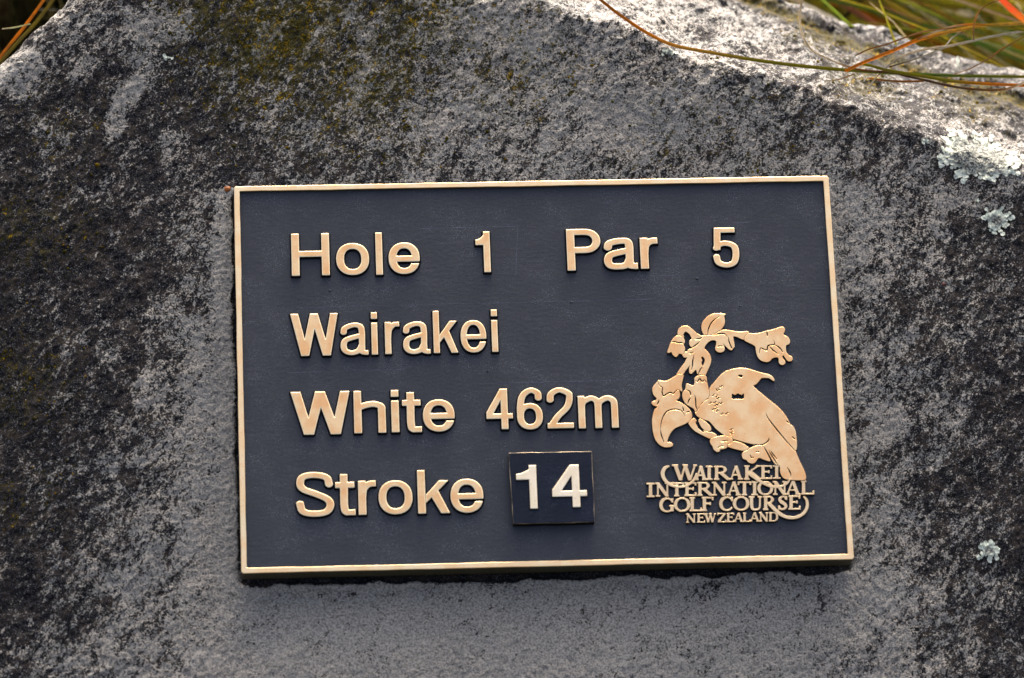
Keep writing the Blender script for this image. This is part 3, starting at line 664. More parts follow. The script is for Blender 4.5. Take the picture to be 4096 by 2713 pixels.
# engraved lines
G = 8.5
for D, lines in ((bird, [[(1608, 1350), (1640, 1420), (1700, 1500), (1780, 1600), (1880, 1720), (1988, 1838)], [(1470, 1752), (1560, 1760), (1620, 1730), (1650, 1690), (1648, 1670)], [(1645, 1825), (1700, 1920), (1765, 2015)], [(1668, 1830), (1710, 1890), (1755, 1945)], [(1880, 2045), (1912, 2090), (1928, 2140), (1922, 2190)], [(1870, 1450), (1905, 1480)], [(1940, 1650), (1985, 1690)]]),
                 (leaf, [[(868, 345), (872, 290), (900, 220), (950, 160), (1030, 110)]]),
                 (stem, [[(690, 610), (675, 680), (672, 740), (660, 800)], [(1130, 380), (1140, 440), (1170, 510), (1182, 528)], [(700, 408), (760, 402), (800, 380)], [(660, 520), (690, 500), (730, 470), (770, 435)], [(630, 590), (690, 575)], [(985, 505), (1020, 495), (1065, 500)], [(945, 358), (1010, 340), (1080, 340), (1125, 378)], [(800, 760), (770, 800), (745, 860)]]),
                 (bell, [[(398, 452), (440, 440), (490, 455), (530, 450), (572, 470)]]),
                 (flow_low, [[(226, 950), (250, 1000), (290, 1030), (282, 1080), (300, 1135), (340, 1110), (390, 1090), (425, 1105), (450, 1080), (480, 1055), (505, 1060)], [(262, 1570), (270, 1480), (300, 1390), (350, 1330), (430, 1305), (510, 1315), (555, 1350), (575, 1395)], [(545, 1270), (560, 1330)], [(262, 1570), (275, 1640), (310, 1730)], [(585, 1350), (640, 1330)], [(215, 1250), (235, 1215), (245, 1180)]]),
                 (flow_mid, [[(590, 1050), (640, 1080), (650, 1130)], [(705, 935), (735, 950), (765, 915), (795, 950), (825, 930), (856, 965)], [(700, 1120), (712, 1180), (715, 1260), (730, 1310)], [(610, 1240), (625, 1190), (650, 1160)], [(868, 1165), (835, 1200), (790, 1225)]]),
                 (flow_right, [[(1620, 300), (1635, 370)], [(1710, 420), (1720, 475), (1640, 490), (1620, 550), (1545, 520), (1525, 590)], [(1720, 475), (1790, 520), (1830, 575)], [(1645, 492), (1700, 545), (1770, 600)]])):
    for l in lines: u_path(D, l, [2.5, G, G, 3.0], cut=True)
u_path(bird, [(1270, 877), (1300, 880)], [14, 16], cut=True)                     # eye
s_ = win([(1170, 1090), (1340, 1185)])
bird[s_] = np.maximum(bird[s_], -d_poly(EF.X[s_], EF.Y[s_], [(1174, 1108), (1195, 1108), (1205, 1120), (1230, 1118), (1238, 1104), (1262, 1102), (1272, 1114), (1292, 1112), (1300, 1126), (1318, 1106), (1334, 1108), (1332, 1160), (1318, 1174), (1190, 1174), (1174, 1160)]))
r2 = random.Random(8)
for x0, y0 in ((990, 1040), (1040, 1010), (1000, 1060), (940, 1120), (985, 1135), (1000, 1160), (960, 1215), (1000, 1235), (1040, 1225), (940, 1300), (975, 1290), (985, 1320), (1050, 1360), (1110, 1355), (900, 1220), (970, 1255), (1170, 1560), (1172, 1600), (1175, 1625)):
    pts = [(x0 - 26, y0 + r2.uniform(-8, 8)), (x0 - 8, y0 + 14), (x0 + 8, y0 - 10), (x0 + 26, y0 + r2.uniform(-6, 10))]
    u_path(bird, pts, [3, 6, 5, 3], 4, cut=True)
for a, b, c, d_ in ((790, 640, 815, 700), (800, 690, 805, 740)): u_path(stem, [(a, b), (c - 5, (b + d_) / 2), (c, d_)], [8, 16, 8], cut=True)
u_path(stem, [(560, 355), (590, 330), (625, 360), (650, 400)], [10, 16, 18, 12], cut=True)
u_path(foot2, [(1410, 1890), (1430, 1925), (1460, 1915)], [6, 9, 4], cut=True); u_path(foot2, [(1490, 1850), (1520, 1850)], 8, cut=True)
u_path(feet, [(1000, 1800), (1020, 1780), (1070, 1775)], [5, 7, 4], cut=True); u_path(feet, [(1035, 1715), (1120, 1705)], [4, 8], cut=True)
u_path(perch, [(720, 1470), (760, 1540), (820, 1600)], [12, 16, 6], cut=True)
swash_mats = [SIDE, LOGO, LOGO]
taken = None
EM = [SIDE, BRONZE, BRONZE]
def emit(name, D, mats=EM, gap=5.0, zt=Z_TOP):
    global taken
    Q = D if taken is None else np.maximum(D, -(taken - gap))
    taken = D.copy() if taken is None else np.minimum(taken, D)
    Q = Q.copy(); Q[0, :] = Q[-1, :] = 50; Q[:, 0] = Q[:, -1] = 50
    Ls = [simplify(smooth_loop(L), 1.0) for L in contours(Q, EF.xs, EF.ys)]
    # image y points down: reverse so that the inside stays on the left
    Ls = [e_to_plaque(L[::-1], zt) for L in Ls if len(L) > 4 and abs(area(L)) > 60]
    return relief(name, Ls, Z_FIELD - 0.0004, zt, mats, plaque, 0.0002, 0.0003, zt - 0.00012)
for nm, D in (('foot', feet), ('foot', foot2), ('flower', flow_mid), ('bird', bird), ('leaf', leaf), ('leaf', leaf2), ('flower', flow_low), ('flower', bell), ('flower', flow_right), ('perch_branch', perch), ('flower_stem', stem)): emit(nm, D)

# ---- serif capitals under the bird
def SERIF(ch, w, h):
    k, n = .115 * h, .062 * h; sf = .058 * h               # half widths: thick, thin, serif
    o = []
    def s(x0, y0, x1, y1, a): o.append(([(x0 * w, y0 * h), (x1 * w, y1 * h)], a, False))
    def sp(pts, wd): o.append(([(x * w, y * h) for x, y in pts], wd, True))
    def serif(x, y, half=.20): o.append(([((x) * w - half * h, y * h + (sf if y < .5 else -sf)), ((x) * w + half * h, y * h + (sf if y < .5 else -sf))], sf, False))
    kx = .5 * k / w * 2
    if ch == 'I': s(.5, 0, .5, 1, k); serif(.5, 0, w / h * .5); serif(.5, 1, w / h * .5)
    elif ch in 'EFLTD' or ch in 'RK' or ch == 'N' or ch == 'U':
        x = .10 + kx if ch not in 'TU' else (.5 if ch == 'T' else .22)
        if ch == 'N':
            s(.20, 0, .20, 1, n); s(.82, 0, .82, 1, n); o.append(([(.16 * w, h), (.84 * w, 0)], k, False)); serif(.20, 0, .16); serif(.13, 1, .12); serif(.82, 1, .17)
        elif ch == 'U':
            sp([(.22, 1), (.22, .4), (.30, .12), (.52, .06), (.74, .14), (.80, .4), (.80, 1)], [k, k, k * .8, n, n, n, n]); serif(.22, 1, .2); serif(.80, 1, .16)
        else:
            s(x, 0, x, 1, k); serif(x, 0, .19)
            if ch != 'T': serif(x, 1, .19)
        if ch in 'EF': s(x, 1 - .058, .95, 1 - .058, sf); s(x, .53, .72, .53, sf); s(.93, .76, .93, 1, n); s(.72, .42, .72, .64, n)
        if ch in 'EL': s(x, .058, .97, .058, sf); s(.95, 0, .95, .27, n)
        if ch == 'T': s(0, 1 - .058, 1, 1 - .058, sf); s(.04, .74, .04, 1, n); s(.96, .74, .96, 1, n)
        if ch == 'D': sp([(x, .94), (.62, .93), (.86, .75), (.90, .5), (.86, .25), (.62, .07), (x, .06)], [n, n, k * .9, k, k * .9, n, n])
        if ch == 'R': sp([(x, .94), (.60, .93), (.76, .74), (.60, .54), (x, .50)], [n, n, k, n, n]); o.append(([(.46 * w, .52 * h), (.98 * w, .03 * h)], k, False)); s(.86, .058, 1.06, .058, sf)
        if ch == 'K': s(x, .42, .86, .95, n); o.append(([(.40 * w, .56 * h), (1.0 * w, .0)], k, False)); serif(.86, 1, .14)
    elif ch == 'A': s(.5, 1, .12, 0, n); o.append(([(.5 * w, h), (.86 * w, 0)], k, False)); s(.26, .34, .72, .34, n * .8); serif(.12, 0, .16); serif(.86, 0, .19)
    elif ch == 'W': o += [([(.10 * w, h), (.34 * w, 0)], k, False), ([(.52 * w, h), (.34 * w, 0)], n, False), ([(.50 * w, h), (.72 * w, 0)], k, False), ([(.93 * w, h), (.72 * w, 0)], n, False)]; serif(.10, 1, .2); serif(.52, 1, .16); serif(.93, 1, .12)
    elif ch == 'O': sp([(.5 + .5 * .86 * math.cos(R(t)), .5 + .5 * .90 * math.sin(R(t))) for t in range(0, 361, 30)], [k, n, n, k, k, n, n, k][0:1] * 0 + [k, k * .9, n * 1.1, n, n * 1.1, k * .9, k, k * .9, n * 1.1, n, n * 1.1, k * .9, k])
    elif ch in 'CG':
        sp([(.5 + .43 * math.cos(R(t)), .5 + .45 * math.sin(R(t))) for t in range(38, 330, 24)], [n, n, n, k * .8, k, k, k, k, k * .8, n, n, n, n]); s(.86, .66, .86, .96, n)
        if ch == 'G': s(.84, .06, .84, .44, k); s(.64, .44, 1.02, .44, sf)
    elif ch == 'S': sp([(.80, .76), (.66, .93), (.42, .93), (.22, .76), (.34, .58), (.66, .44), (.80, .26), (.60, .07), (.34, .07), (.18, .24)], [n, n, n, k * .9, k, k, k * .9, n, n, n]); s(.84, .70, .84, .96, n); s(.14, .04, .14, .32, n)
    elif ch == 'Z': s(.06, .94, .94, .94, sf); s(.06, .058, .95, .058, sf); o.append(([(.86 * w, .97 * h), (.14 * w, .03 * h)], k, False)); s(.08, .74, .08, .97, n); s(.94, .03, .94, .28, n)
    return o
def serif_letter(ch, x0, x1, top, bot):
    w_, h_ = x1 - x0, bot - top
    fl = Field(-24, -14, w_ + 24, h_ + 14, 3.0)
    for pts, wd, sm in SERIF(ch, w_, h_):
        if sm:
            p = spline(pts, 5); ww = np.interp(np.linspace(0, 1, len(p)), np.linspace(0, 1, len(wd)), wd)
            d = d_path(fl.X, fl.Y, p, 0, caps='butt', widths=ww)
        else: d = d_path(fl.X, fl.Y, pts, wd)
        fl.d = np.minimum(fl.d, d)
    fl.d = np.maximum(fl.d, np.maximum(-fl.Y, fl.Y - h_)); fl.d[0, :] = fl.d[-1, :] = 9; fl.d[:, 0] = fl.d[:, -1] = 9
    out = []
    for L in contours(fl.d - 0.6, fl.xs, fl.ys):
        L = simplify(smooth_loop(L), 0.8)
        if len(L) < 5: continue
        out.append(np.stack([L[:, 0] + x0, bot - L[:, 1]], 1))
    relief('emblem_letter', [e_to_plaque(L, Z_TOP - 0.0004 + 0.00003 * (hash_ch % 5)) for L in out], Z_FIELD - 0.0004, Z_TOP - 0.0004 + 0.00003 * (hash_ch % 5), swash_mats, plaque, 0.00022, 0.0004)
hash_ch = 0
for line in ([('W', 418, 728, 570, 775), ('A', 705, 850, 590, 772), ('I', 842, 930, 588, 768), ('R', 940, 1140, 588, 770), ('A', 1145, 1310, 588, 766), ('K', 1325, 1540, 580, 768), ('E', 1540, 1690, 580, 758), ('I', 1700, 1800, 580, 755)],
             [('I', 84, 186, 806, 990), ('N', 190, 385, 802, 984), ('T', 384, 560, 800, 980), ('E', 566, 722, 798, 976), ('R', 728, 920, 795, 974), ('N', 915, 1115, 792, 972), ('A', 1115, 1285, 790, 970), ('T', 1255, 1420, 788, 968), ('I', 1425, 1510, 786, 966), ('O', 1508, 1702, 784, 964), ('N', 1695, 1885, 782, 962), ('A', 1862, 2050, 778, 960), ('L', 2056, 2228, 776, 956)],
             [('G', 255, 440, 996, 1182), ('O', 440, 640, 992, 1176), ('L', 632, 790, 988, 1170), ('F', 788, 942, 985, 1168), ('C', 1022, 1205, 980, 1166), ('O', 1195, 1395, 978, 1162), ('U', 1388, 1572, 975, 1160), ('R', 1572, 1735, 972, 1156), ('S', 1760, 1895, 970, 1155), ('E', 1898, 2052, 966, 1150)],
             [('N', 582, 720, 1198, 1318), ('E', 728, 832, 1196, 1315), ('W', 826, 970, 1194, 1313), ('Z', 988, 1104, 1192, 1311), ('E', 1106, 1206, 1190, 1309), ('A', 1200, 1320, 1188, 1307), ('L', 1316, 1412, 1186, 1305), ('A', 1402, 1530, 1184, 1303), ('N', 1520, 1648, 1182, 1302), ('D', 1645, 1768, 1180, 1300)]):
    for ch, x0, x1, t_, b_ in line:
        hash_ch += 1
        serif_letter(ch, x0, x1, t_ + 1440, b_ + 1440)
def swash(pts, widths):
    p = np.array(spline([(x, y + 1440) for x, y in pts], 8)); wd = np.interp(np.linspace(0, 1, len(p)), np.linspace(0, 1, len(widths)), widths)
    x0, y0 = p.min(0) - 40; x1, y1 = p.max(0) + 40
    fl = Field(x0, y0, x1, y1, 3.0); d = d_path(fl.X, fl.Y, p, 0, caps='round', widths=wd)
    Ls = [simplify(smooth_loop(L), 0.8)[::-1] for L in contours(d, fl.xs, fl.ys)]
    relief('swash', [e_to_plaque(L, Z_TOP - 0.0002) for L in Ls], Z_FIELD - 0.0004, Z_TOP - 0.0002, swash_mats, plaque, 0.00022, 0.0004)
swash([(368, 592), (315, 620), (290, 690), (320, 770), (390, 830), (480, 856), (580, 848), (660, 800), (705, 740), (722, 690)], [12, 24, 26, 22, 18, 14, 14, 16, 16, 12])
swash([(1400, 690), (1500, 760), (1590, 815), (1680, 850), (1780, 855), (1870, 820), (1918, 760), (1922, 690)], [20, 20, 18, 18, 16, 14, 12, 6])
swash([(1660, 1080), (1730, 1150), (1820, 1220), (1920, 1252), (2020, 1240), (2100, 1190), (2140, 1110), (2135, 1030), (2100, 985)], [22, 22, 22, 20, 20, 20, 20, 18, 12])

# ---------------------------------------------------------------- lichens on the stone
LICH = None
def mat_lichen():
    k = NB('pale_lichen'); a = k.attr('core')
    col = k.mix(k.ramp(k.noise(420, 3, 0.6), 0.35, 0.65), rgb(0.49, 0.53, 0.415), rgb(0.64, 0.68, 0.55))
    col = k.mix(a, col, k.mix(k.ramp(k.noise(700, 3, 0.7), 0.44, 0.56), rgb(0.035, 0.033, 0.03), rgb(0.33, 0.34, 0.28)))
    k.bump(k.noise(900, 3, 0.6), 0.4, 0.001)
    return k.fin(col, 0.8, 0.0, 0.2)
LICH = mat_lichen()
def lichen(cx, cy, rx, ry, n, seed, label, size=0.0035, core=0.5, lobes=7, gap=0.5, upf=1.0):
    """overlapping fan-shaped lobes laid like shingles from the rim inwards"""
    rg = random.Random(seed); c = surf_hit(cx, cy); verts, faces, cores = [], [], []
    rx /= 5440; ry /= 5440
    ph = [rg.uniform(0, 6.28) for _ in range(3)]
    for i in range(n):
        f = 1 - math.sqrt(i / n) * 0.93                     # big radius first
        th = rg.uniform(0, 2 * math.pi)
        rim = 1 + gap * (0.35 * math.sin(lobes * th + ph[0]) + 0.25 * math.sin((lobes * 2 - 1) * th + ph[1]) + 0.15 * math.sin(3 * th + ph[2]))
        if f > 0.55 and rim < 1 - 0.28 * gap * rg.random() * 2: continue
        r_ = f * rim * rg.uniform(0.9, 1.06)
        u = c[0] + rx * r_ * math.cos(th); v = c[1] + ry * r_ * math.sin(th) * (upf if math.sin(th) > 0 else 1)
        a = math.atan2(ry * math.sin(th), rx * math.cos(th)) + rg.uniform(-0.6, 0.6)
        L = size * rg.uniform(0.7, 1.3) * (0.55 + 0.5 * f); b = len(verts)
        lift = 0.0005 + 0.0014 * (1 - f) * rg.uniform(0.5, 1.2); curl = rg.uniform(0.0, 0.0005)
        pts = [(-0.75, 0, -0.3)]; m = 9
        ww = rg.uniform(0.55, 0.8)
        for kk in range(m):
            t = -1.25 + 2.5 * kk / (m - 1); notch = 1 - 0.22 * (kk % 2) * rg.uniform(0.4, 1.4)
            pts.append((0.15 + 0.85 * math.cos(t) * notch, ww * math.sin(t) * 1.1 * notch, 1.0))
        mid = [(0.2, 0, 0.2)]
        def put(x, y, e):
            uu = u + L * (x * math.cos(a) - y * math.sin(a)); vv = v + L * (x * math.sin(a) + y * math.cos(a))
            verts.append([uu, vv, lift + e]); cores.append(float(np.clip((core - f) / 0.25 * 0.9, 0, 0.95)))
        put(*mid[0][:2], 0.0)
        for x, y, e in pts: put(x, y, curl * (1 if e > 0 else -1.2))
        k2 = len(pts)
        for q in range(k2): faces.append((b, b + 1 + q, b + 1 + (q + 1) % k2))
        # underside rim so the lobe has thickness
        b2 = len(verts)
        for x, y, e in pts: put(x * 0.9, y * 0.9, -0.0014)
        for q in range(k2): faces.append((b + 1 + q, b2 + q, b2 + (q + 1) % k2, b + 1 + (q + 1) % k2))
    verts = np.array(verts); verts[:, 2] += rock_w(verts[:, 0], verts[:, 1])
    o = link_mesh('lichen', verts, faces, LICH, smooth=False, matrix=MP)
    at = o.data.attributes.new('core', 'FLOAT', 'POINT'); at.data.foreach_set('value', cores)
    return tag(o, label, 'lichen', 'pale lichens growing on the boulder')
lichen(3918, 636, 203, 118, 1700, 1, 'large pale green lichen with dark centre on the ridge, right edge', 0.0028, 0.78, 6, 0.13, 1.7)
lichen(3780, 690, 40, 32, 40, 11, 'small lobe of pale lichen hanging below left of the large lichen', 0.0036, 0.0, 4, 0.4) if False else None
lichen(3985, 885, 60, 56, 300, 2, 'small branching grey-green lichen rosette below the large lichen', 0.0023, 0.5, 7, 0.45)
lichen(3955, 2205, 46, 40, 200, 3, 'pale rosette lichen low on the right of the plaque', 0.0023, 0.4, 5, 0.35)
lichen(2680, 212, 38, 18, 40, 4, 'faint broken lichen crust just under the ridge, below the long grass blade', 0.0018, 0.3, 5, 1.0)
lichen(662, 232, 18, 9, 14, 5, 'tiny white lichen fleck on the dark upper left of the stone', 0.0016, 0.0, 5, 1.0)
lichen(3702, 566, 15, 10, 14, 6, 'tiny pale lichen tuft just left of the large lichen', 0.0017, 0.0, 4, 0.6)
lichen(3912, 805, 9, 7, 8, 7, 'tiny lichen fleck between the large lichen and the small rosette', 0.0015, 0.0, 4, 0.6)

# moss and ochre crust: tiny cushions where the damp parts of the stone carry them, far too many to count
def moss_tufts():
    rg = np.random.RandomState(12); V_, F_, T_ = [], [], []
    pu = rg.uniform(-0.42, 0.44, 90000); pv_ = rg.uniform(-0.27, 0.32, 90000)
    iu = np.clip(np.searchsorted(us, pu), 0, nx - 1); iv = np.clip(np.searchsorted(vs, pv_), 0, ny - 1)
    mo = moss[iv, iu]; cl = fbm(pu * 60, pv_ * 60, 101, 4, 0.6)
    out = np.maximum(np.abs(pu) - PW / 2 - 0.003, np.abs(pv_) - PH / 2 - 0.003) > 0
    keep = out & (rg.rand(len(pu)) < np.clip(mo * sstep(-0.05, 0.38, cl) * 0.95, 0, 1)) & (mo > 0.06)
    pu, pv_, mo = pu[keep][:9000], pv_[keep][:9000], mo[keep][:9000]
    z = rock_w(pu, pv_); sz = rg.gamma(2.5, 0.00019, len(pu)) + 0.00022
    for u, v, zz, r in zip(pu, pv_, z, sz):
        b = len(V_); k_ = rg.uniform(0.7, 1.3, 10); ph = rg.uniform(0, 6)
        V_.append((u, v, zz + r * 0.9))
        for q, h_ in ((0.62, 0.6), (1.05, -0.25)):
            for i in range(5):
                t = ph + i * 1.2566 + (0.6 if q > 1 else 0); V_.append((u + r * q * k_[i] * math.cos(t), v + r * q * k_[i + 5] * math.sin(t), zz + r * h_))
        for i in range(5):
            j_ = (i + 1) % 5; F_.append((b, b + 1 + i, b + 1 + j_)); F_.append((b + 1 + i, b + 6 + i, b + 6 + j_, b + 1 + j_))
        c = ((0.050, 0.044, 0.006), (0.10, 0.08, 0.008), (0.19, 0.125, 0.008), (0.26, 0.15, 0.008))[rg.choice(4, p=[.36, .34, .22, .08])]
        T_ += [(*c, 1.0)] * 11
    o = link_mesh('moss', V_, F_, GRASS, smooth=True, matrix=MP)
    at = o.data.attributes.new('tint', 'FLOAT_COLOR', 'POINT'); at.data.foreach_set('color', np.array(T_, np.float32).ravel()); tag(o, kind='stuff')

# orange specks
def speck(px, py, r, label, col):
    c = surf_hit(px, py); r /= 5440; vs_, fs_ = [], []
    rg = random.Random(int(px))
    for i in range(5):
        for jj in range(8):
            t = math.pi / 2 * (1 - i / 4.0); k_ = 1 + rg.uniform(-.2, .2)
            vs_.append((c[0] + 1.25 * r * k_ * math.cos(t) * math.cos(R(45 * jj)), c[1] + r * k_ * math.cos(t) * math.sin(R(45 * jj)), c[2] + r * 0.75 * math.sin(t)))
    for i in range(4):
        for jj in range(8): fs_.append((i * 8 + jj, (i + 1) * 8 + jj, (i + 1) * 8 + (jj + 1) % 8, i * 8 + (jj + 1) % 8))
    o = link_mesh('orange_speck', vs_, fs_, mat_plain('orange_speck_' + str(int(px)), col, tuple(q * .5 for q in col), 900, 0.45, 0.4), smooth=True, matrix=MP)
    tag(o, label, 'speck')
speck(910, 756, 12, 'bright orange speck on the stone by the plaque top left corner', (0.42, 0.12, 0.012))
speck(3772, 1137, 9, 'small rust red speck on the stone right of the plaque', (0.16, 0.04, 0.018))

# ---------------------------------------------------------------- ground
gm = mat_plain('dark_soil', (0.012, 0.010, 0.007), (0.030, 0.028, 0.014), 40, 0.95, 0.1)
N = 60; gv = []; gf = []
for i in range(N + 1):
    for jj in range(N + 1):
        x = 40 * ((i / N) * 2 - 1) ** 3; y = 40 * ((jj / N) * 2 - 1) ** 3
        gv.append((x, y, 0.03 * math.sin(x * 1.3) * math.cos(y * 1.1) * min(1, abs(x) + abs(y))))
for i in range(N):
    for jj in range(N): a = i * (N + 1) + jj; gf.append((a, a + N + 1, a + N + 2, a + 1))
tag(link_mesh('ground', gv, gf, gm, smooth=True), kind='structure')

# ---------------------------------------------------------------- grass
def mat_grass():
    k = NB('grass_blades')
    a = k.n.new('ShaderNodeAttribute'); a.attribute_name = 'tint'
    col = k.mix(k.ramp(k.noise(160, 3, 0.6), 0.3, 0.7), a.outputs['Color'], k.mix(0.5, a.outputs['Color'], rgb(0.06, 0.05, 0.02)))
    k.fin(col, 0.8, 0.0, 0.0)
    tr = k.n.new('ShaderNodeBsdfTranslucent'); k.L(col, tr.inputs[0]); ms = k.n.new('ShaderNodeMixShader'); ms.inputs[0].default_value = 0.4
    k.L(k.b.outputs[0], ms.inputs[1]); k.L(tr.outputs[0], ms.inputs[2]); k.L(ms.outputs[0], k.n['Material Output'].inputs[0]); return k.m
GRASS = mat_grass()
def ribbon(pts, width, taper=(0.7, 1.0, 0.15), nrm=None, tints=None, V_=None, F_=None, T_=None):
    """a folded blade along a curve of world points"""
    p = np.array(pts, float); n = len(p); b = len(V_)
    vd = p.mean(0) - CAM; vd /= np.linalg.norm(vd)
    for i in range(n):
        t = p[min(i + 1, n - 1)] - p[max(i - 1, 0)]; t /= np.linalg.norm(t) + 1e-9
        up_ = nrm if nrm is not None else np.array([0, 0, 1.0])
        sd_ = np.cross(t, up_); sd_ /= np.linalg.norm(sd_) + 1e-9; nn = np.cross(sd_, t)
        wv = width * np.interp(i / (n - 1), np.linspace(0, 1, len(taper)), taper) / 2
        V_ += [p[i] - sd_ * wv + nn * wv * 0.35, p[i] - nn * wv * 0.35, p[i] + sd_ * wv + nn * wv * 0.35]
        c = np.array([np.interp(i / (n - 1), np.linspace(0, 1, len(tints)), [q[z] for q in tints]) for z in range(3)])
        T_ += [(*c, 1.0)] * 3
    for i in range(n - 1):
        a = b + 3 * i
        F_ += [(a, a + 1, a + 4, a + 3), (a + 1, a + 2, a + 5, a + 4)]
def finish(name, V_, F_, T_):
    o = link_mesh(name, V_, F_, GRASS, smooth=True)
    at = o.data.attributes.new('tint', 'FLOAT_COLOR', 'POINT'); at.data.foreach_set('color', np.array(T_, np.float32).ravel()); return o
OL, GR, OR, BR, ST, DK, GY = (0.12, 0.11, 0.006), (0.045, 0.095, 0.010), (0.42, 0.115, 0.006), (0.15, 0.055, 0.012), (0.42, 0.34, 0.22), (0.045, 0.02, 0.014), (0.28, 0.26, 0.20)
def blade(px_pts, width_px, tints, label, lift=0.010, taper=(0.8, 1.0, 0.9)):
    """a single stem lying over the top of the boulder; heights above the stone's top plane"""
    pp = np.array(spline(px_pts, 8)); lf = np.interp(np.linspace(0, 1, len(pp)), np.linspace(0, 1, len(lift)), lift) if not np.isscalar(lift) else np.full(len(pp), lift)
    tints = [tuple(0.7 * q for q in t) for t in tints]
    W3 = [on_plane(np.array([x]), np.array([y]), nT, pT + nT * l)[0] for (x, y), l in zip(pp, lf)]
    V_, F_, T_ = [], [], []
    ribbon(to_world(np.array(W3)), width_px / 4800, taper, np.array([0.1, -0.75, 0.6]), tints, V_, F_, T_)
    o = finish('grass_blade', V_, F_, T_); return tag(o, label, 'grass blade', 'grass blades lying over the boulder')
def zG(x, y): return 3300 + x * 796 / 2368, y * 796 / 2368
blade([(2370, -25), (2480, 62), (2600, 140), (2700, 184), (2850, 213), (3010, 240), (3200, 265), (3400, 283), (3650, 298), (3900, 306), (4130, 309)], 15, [BR, OR, (0.36, .17, .02), OL, OL, GR, OL], 'longest grass blade, brown at the top turning green, crossing the ridge rightwards', (0.02, 0.008, 0.012, 0.02, 0.03))
blade([(3215, -30), (3200, 55), (3206, 130), (3240, 195), (3300, 232), (3380, 264), (3440, 280), (3530, 288)], 9, [ST, ST, ST, ST, BR, DK], 'thin pale dry stem curving down from the top edge onto the rock', (0.06, 0.03, 0.015, 0.02))
blade([zG(*p) for p in ((240, 850), (440, 755), (800, 610), (1100, 480), (1400, 400), (1800, 320), (2080, 295), (2420, 280))], 15, [OR, OR, OR, (0.42, .2, .02), (0.36, .2, .02), (0.36, .2, .03)], 'bright orange blade rising rightwards above the green stems', (0.03, 0.05, 0.09))
blade([zG(*p) for p in ((1100, 470), (1300, 385), (1500, 325), (1700, 295), (1950, 305), (2200, 340), (2420, 380))], 9, [BR, ST, OR, OL, OL], 'tan blade arching over the orange blade', (0.06, 0.09))
blade([zG(*p) for p in ((360, 665), (520, 590), (750, 525), (950, 450), (1150, 385), (1330, 355), (1560, 330))], 6, [BR, BR, (0.3, .14, .06), BR], 'thin brown stem behind the orange blade', (0.05, 0.09))
blade([zG(*p) for p in ((720, 815), (850, 710), (1020, 635), (1250, 580), (1500, 545), (1800, 480), (2050, 425), (2420, 365))], 10, [GY, ST, ST, GY, GY], 'upper of the two grey straws crossing the raised back of the rock', (0.03, 0.08))
blade([zG(*p) for p in ((760, 800), (1000, 730), (1200, 660), (1400, 580), (1560, 535))], 7, [DK, GY, GY], 'lower of the two grey straws, darker and shorter', (0.03, 0.06))
blade([zG(*p) for p in ((410, 758), (560, 790), (720, 835), (1000, 885), (1250, 925), (1550, 975), (1900, 1000), (2150, 1012), (2420, 1025))], 14, [OL, OL, OL, OL, OR, OR], 'lower green blade fading to orange at the right edge', (0.03, 0.04))
blade([zG(*p) for p in ((340, 822), (560, 850), (800, 865), (950, 905), (1200, 960), (1450, 1020), (1750, 1065), (2050, 1075), (2240, 1040), (2420, 960))], 10, [BR, DK, DK, DK, BR, ST], 'dark brown stem sagging lowest below the green blades', (0.025, 0.045))
blade([zG(*p) for p in ((1540, 888), (1750, 810), (1950, 700), (2150, 560), (2420, 410))], 8, [BR, (0.2, .12, .05), BR, OL], 'brown stem climbing to the right edge from the green blade', (0.03, 0.10))
blade([zG(*p) for p in ((490, 1105), (540, 1020), (600, 940), (660, 870)) ], 8, [GY, GY, DK], 'short grey twig standing on the rock under the green blade', (0.002, 0.03))
blade([zG(*p) for p in ((515, 935), (700, 958), (900, 972), (1180, 968))], 9, [OR, BR, BR, BR], 'short orange brown straw lying just under the green blade', (0.012, 0.03))
blade([zG(*p) for p in ((0, 962), (120, 958), (250, 918), (350, 882))], 5, [ST, BR, BR], 'short thin curl of dry stem left of the orange straw', (0.008, 0.02))
blade([zG(*p) for p in ((1770, 480), (1770, 300), (1830, 150), (1950, 50), (2120, -10), (2180, -40))], 6, [DK, BR, BR, GY], 'thin dark stem looping up to the top edge near the red blade', (0.10, 0.16))
blade([zG(*p) for p in ((1440, 545), (1520, 450), (1640, 385)) ], 7, [GY, GY, BR], 'short grey fork joining the upper grey straw', (0.06, 0.08))
blade([zG(*p) for p in ((1545, 870), (1580, 800), (1578, 740), (1574, 665))], 11, [(0.10, .09, .07), (0.35, .40, .33), (0.62, .70, .62), (0.62, .70, .62)], 'tiny pale bud on a short stalk above the green blade', (0.004, 0.02), (0.4, 0.45, 1.3, 0.3))
blade([zG(*p) for p in ((2060, -30), (2160, 70), (2260, 165), (2420, 290))], 36, [(0.42, .03, .006), (0.45, .035, .006), OR], 'broad red orange blade at the top right corner', (0.17, 0.19))

moss_tufts()

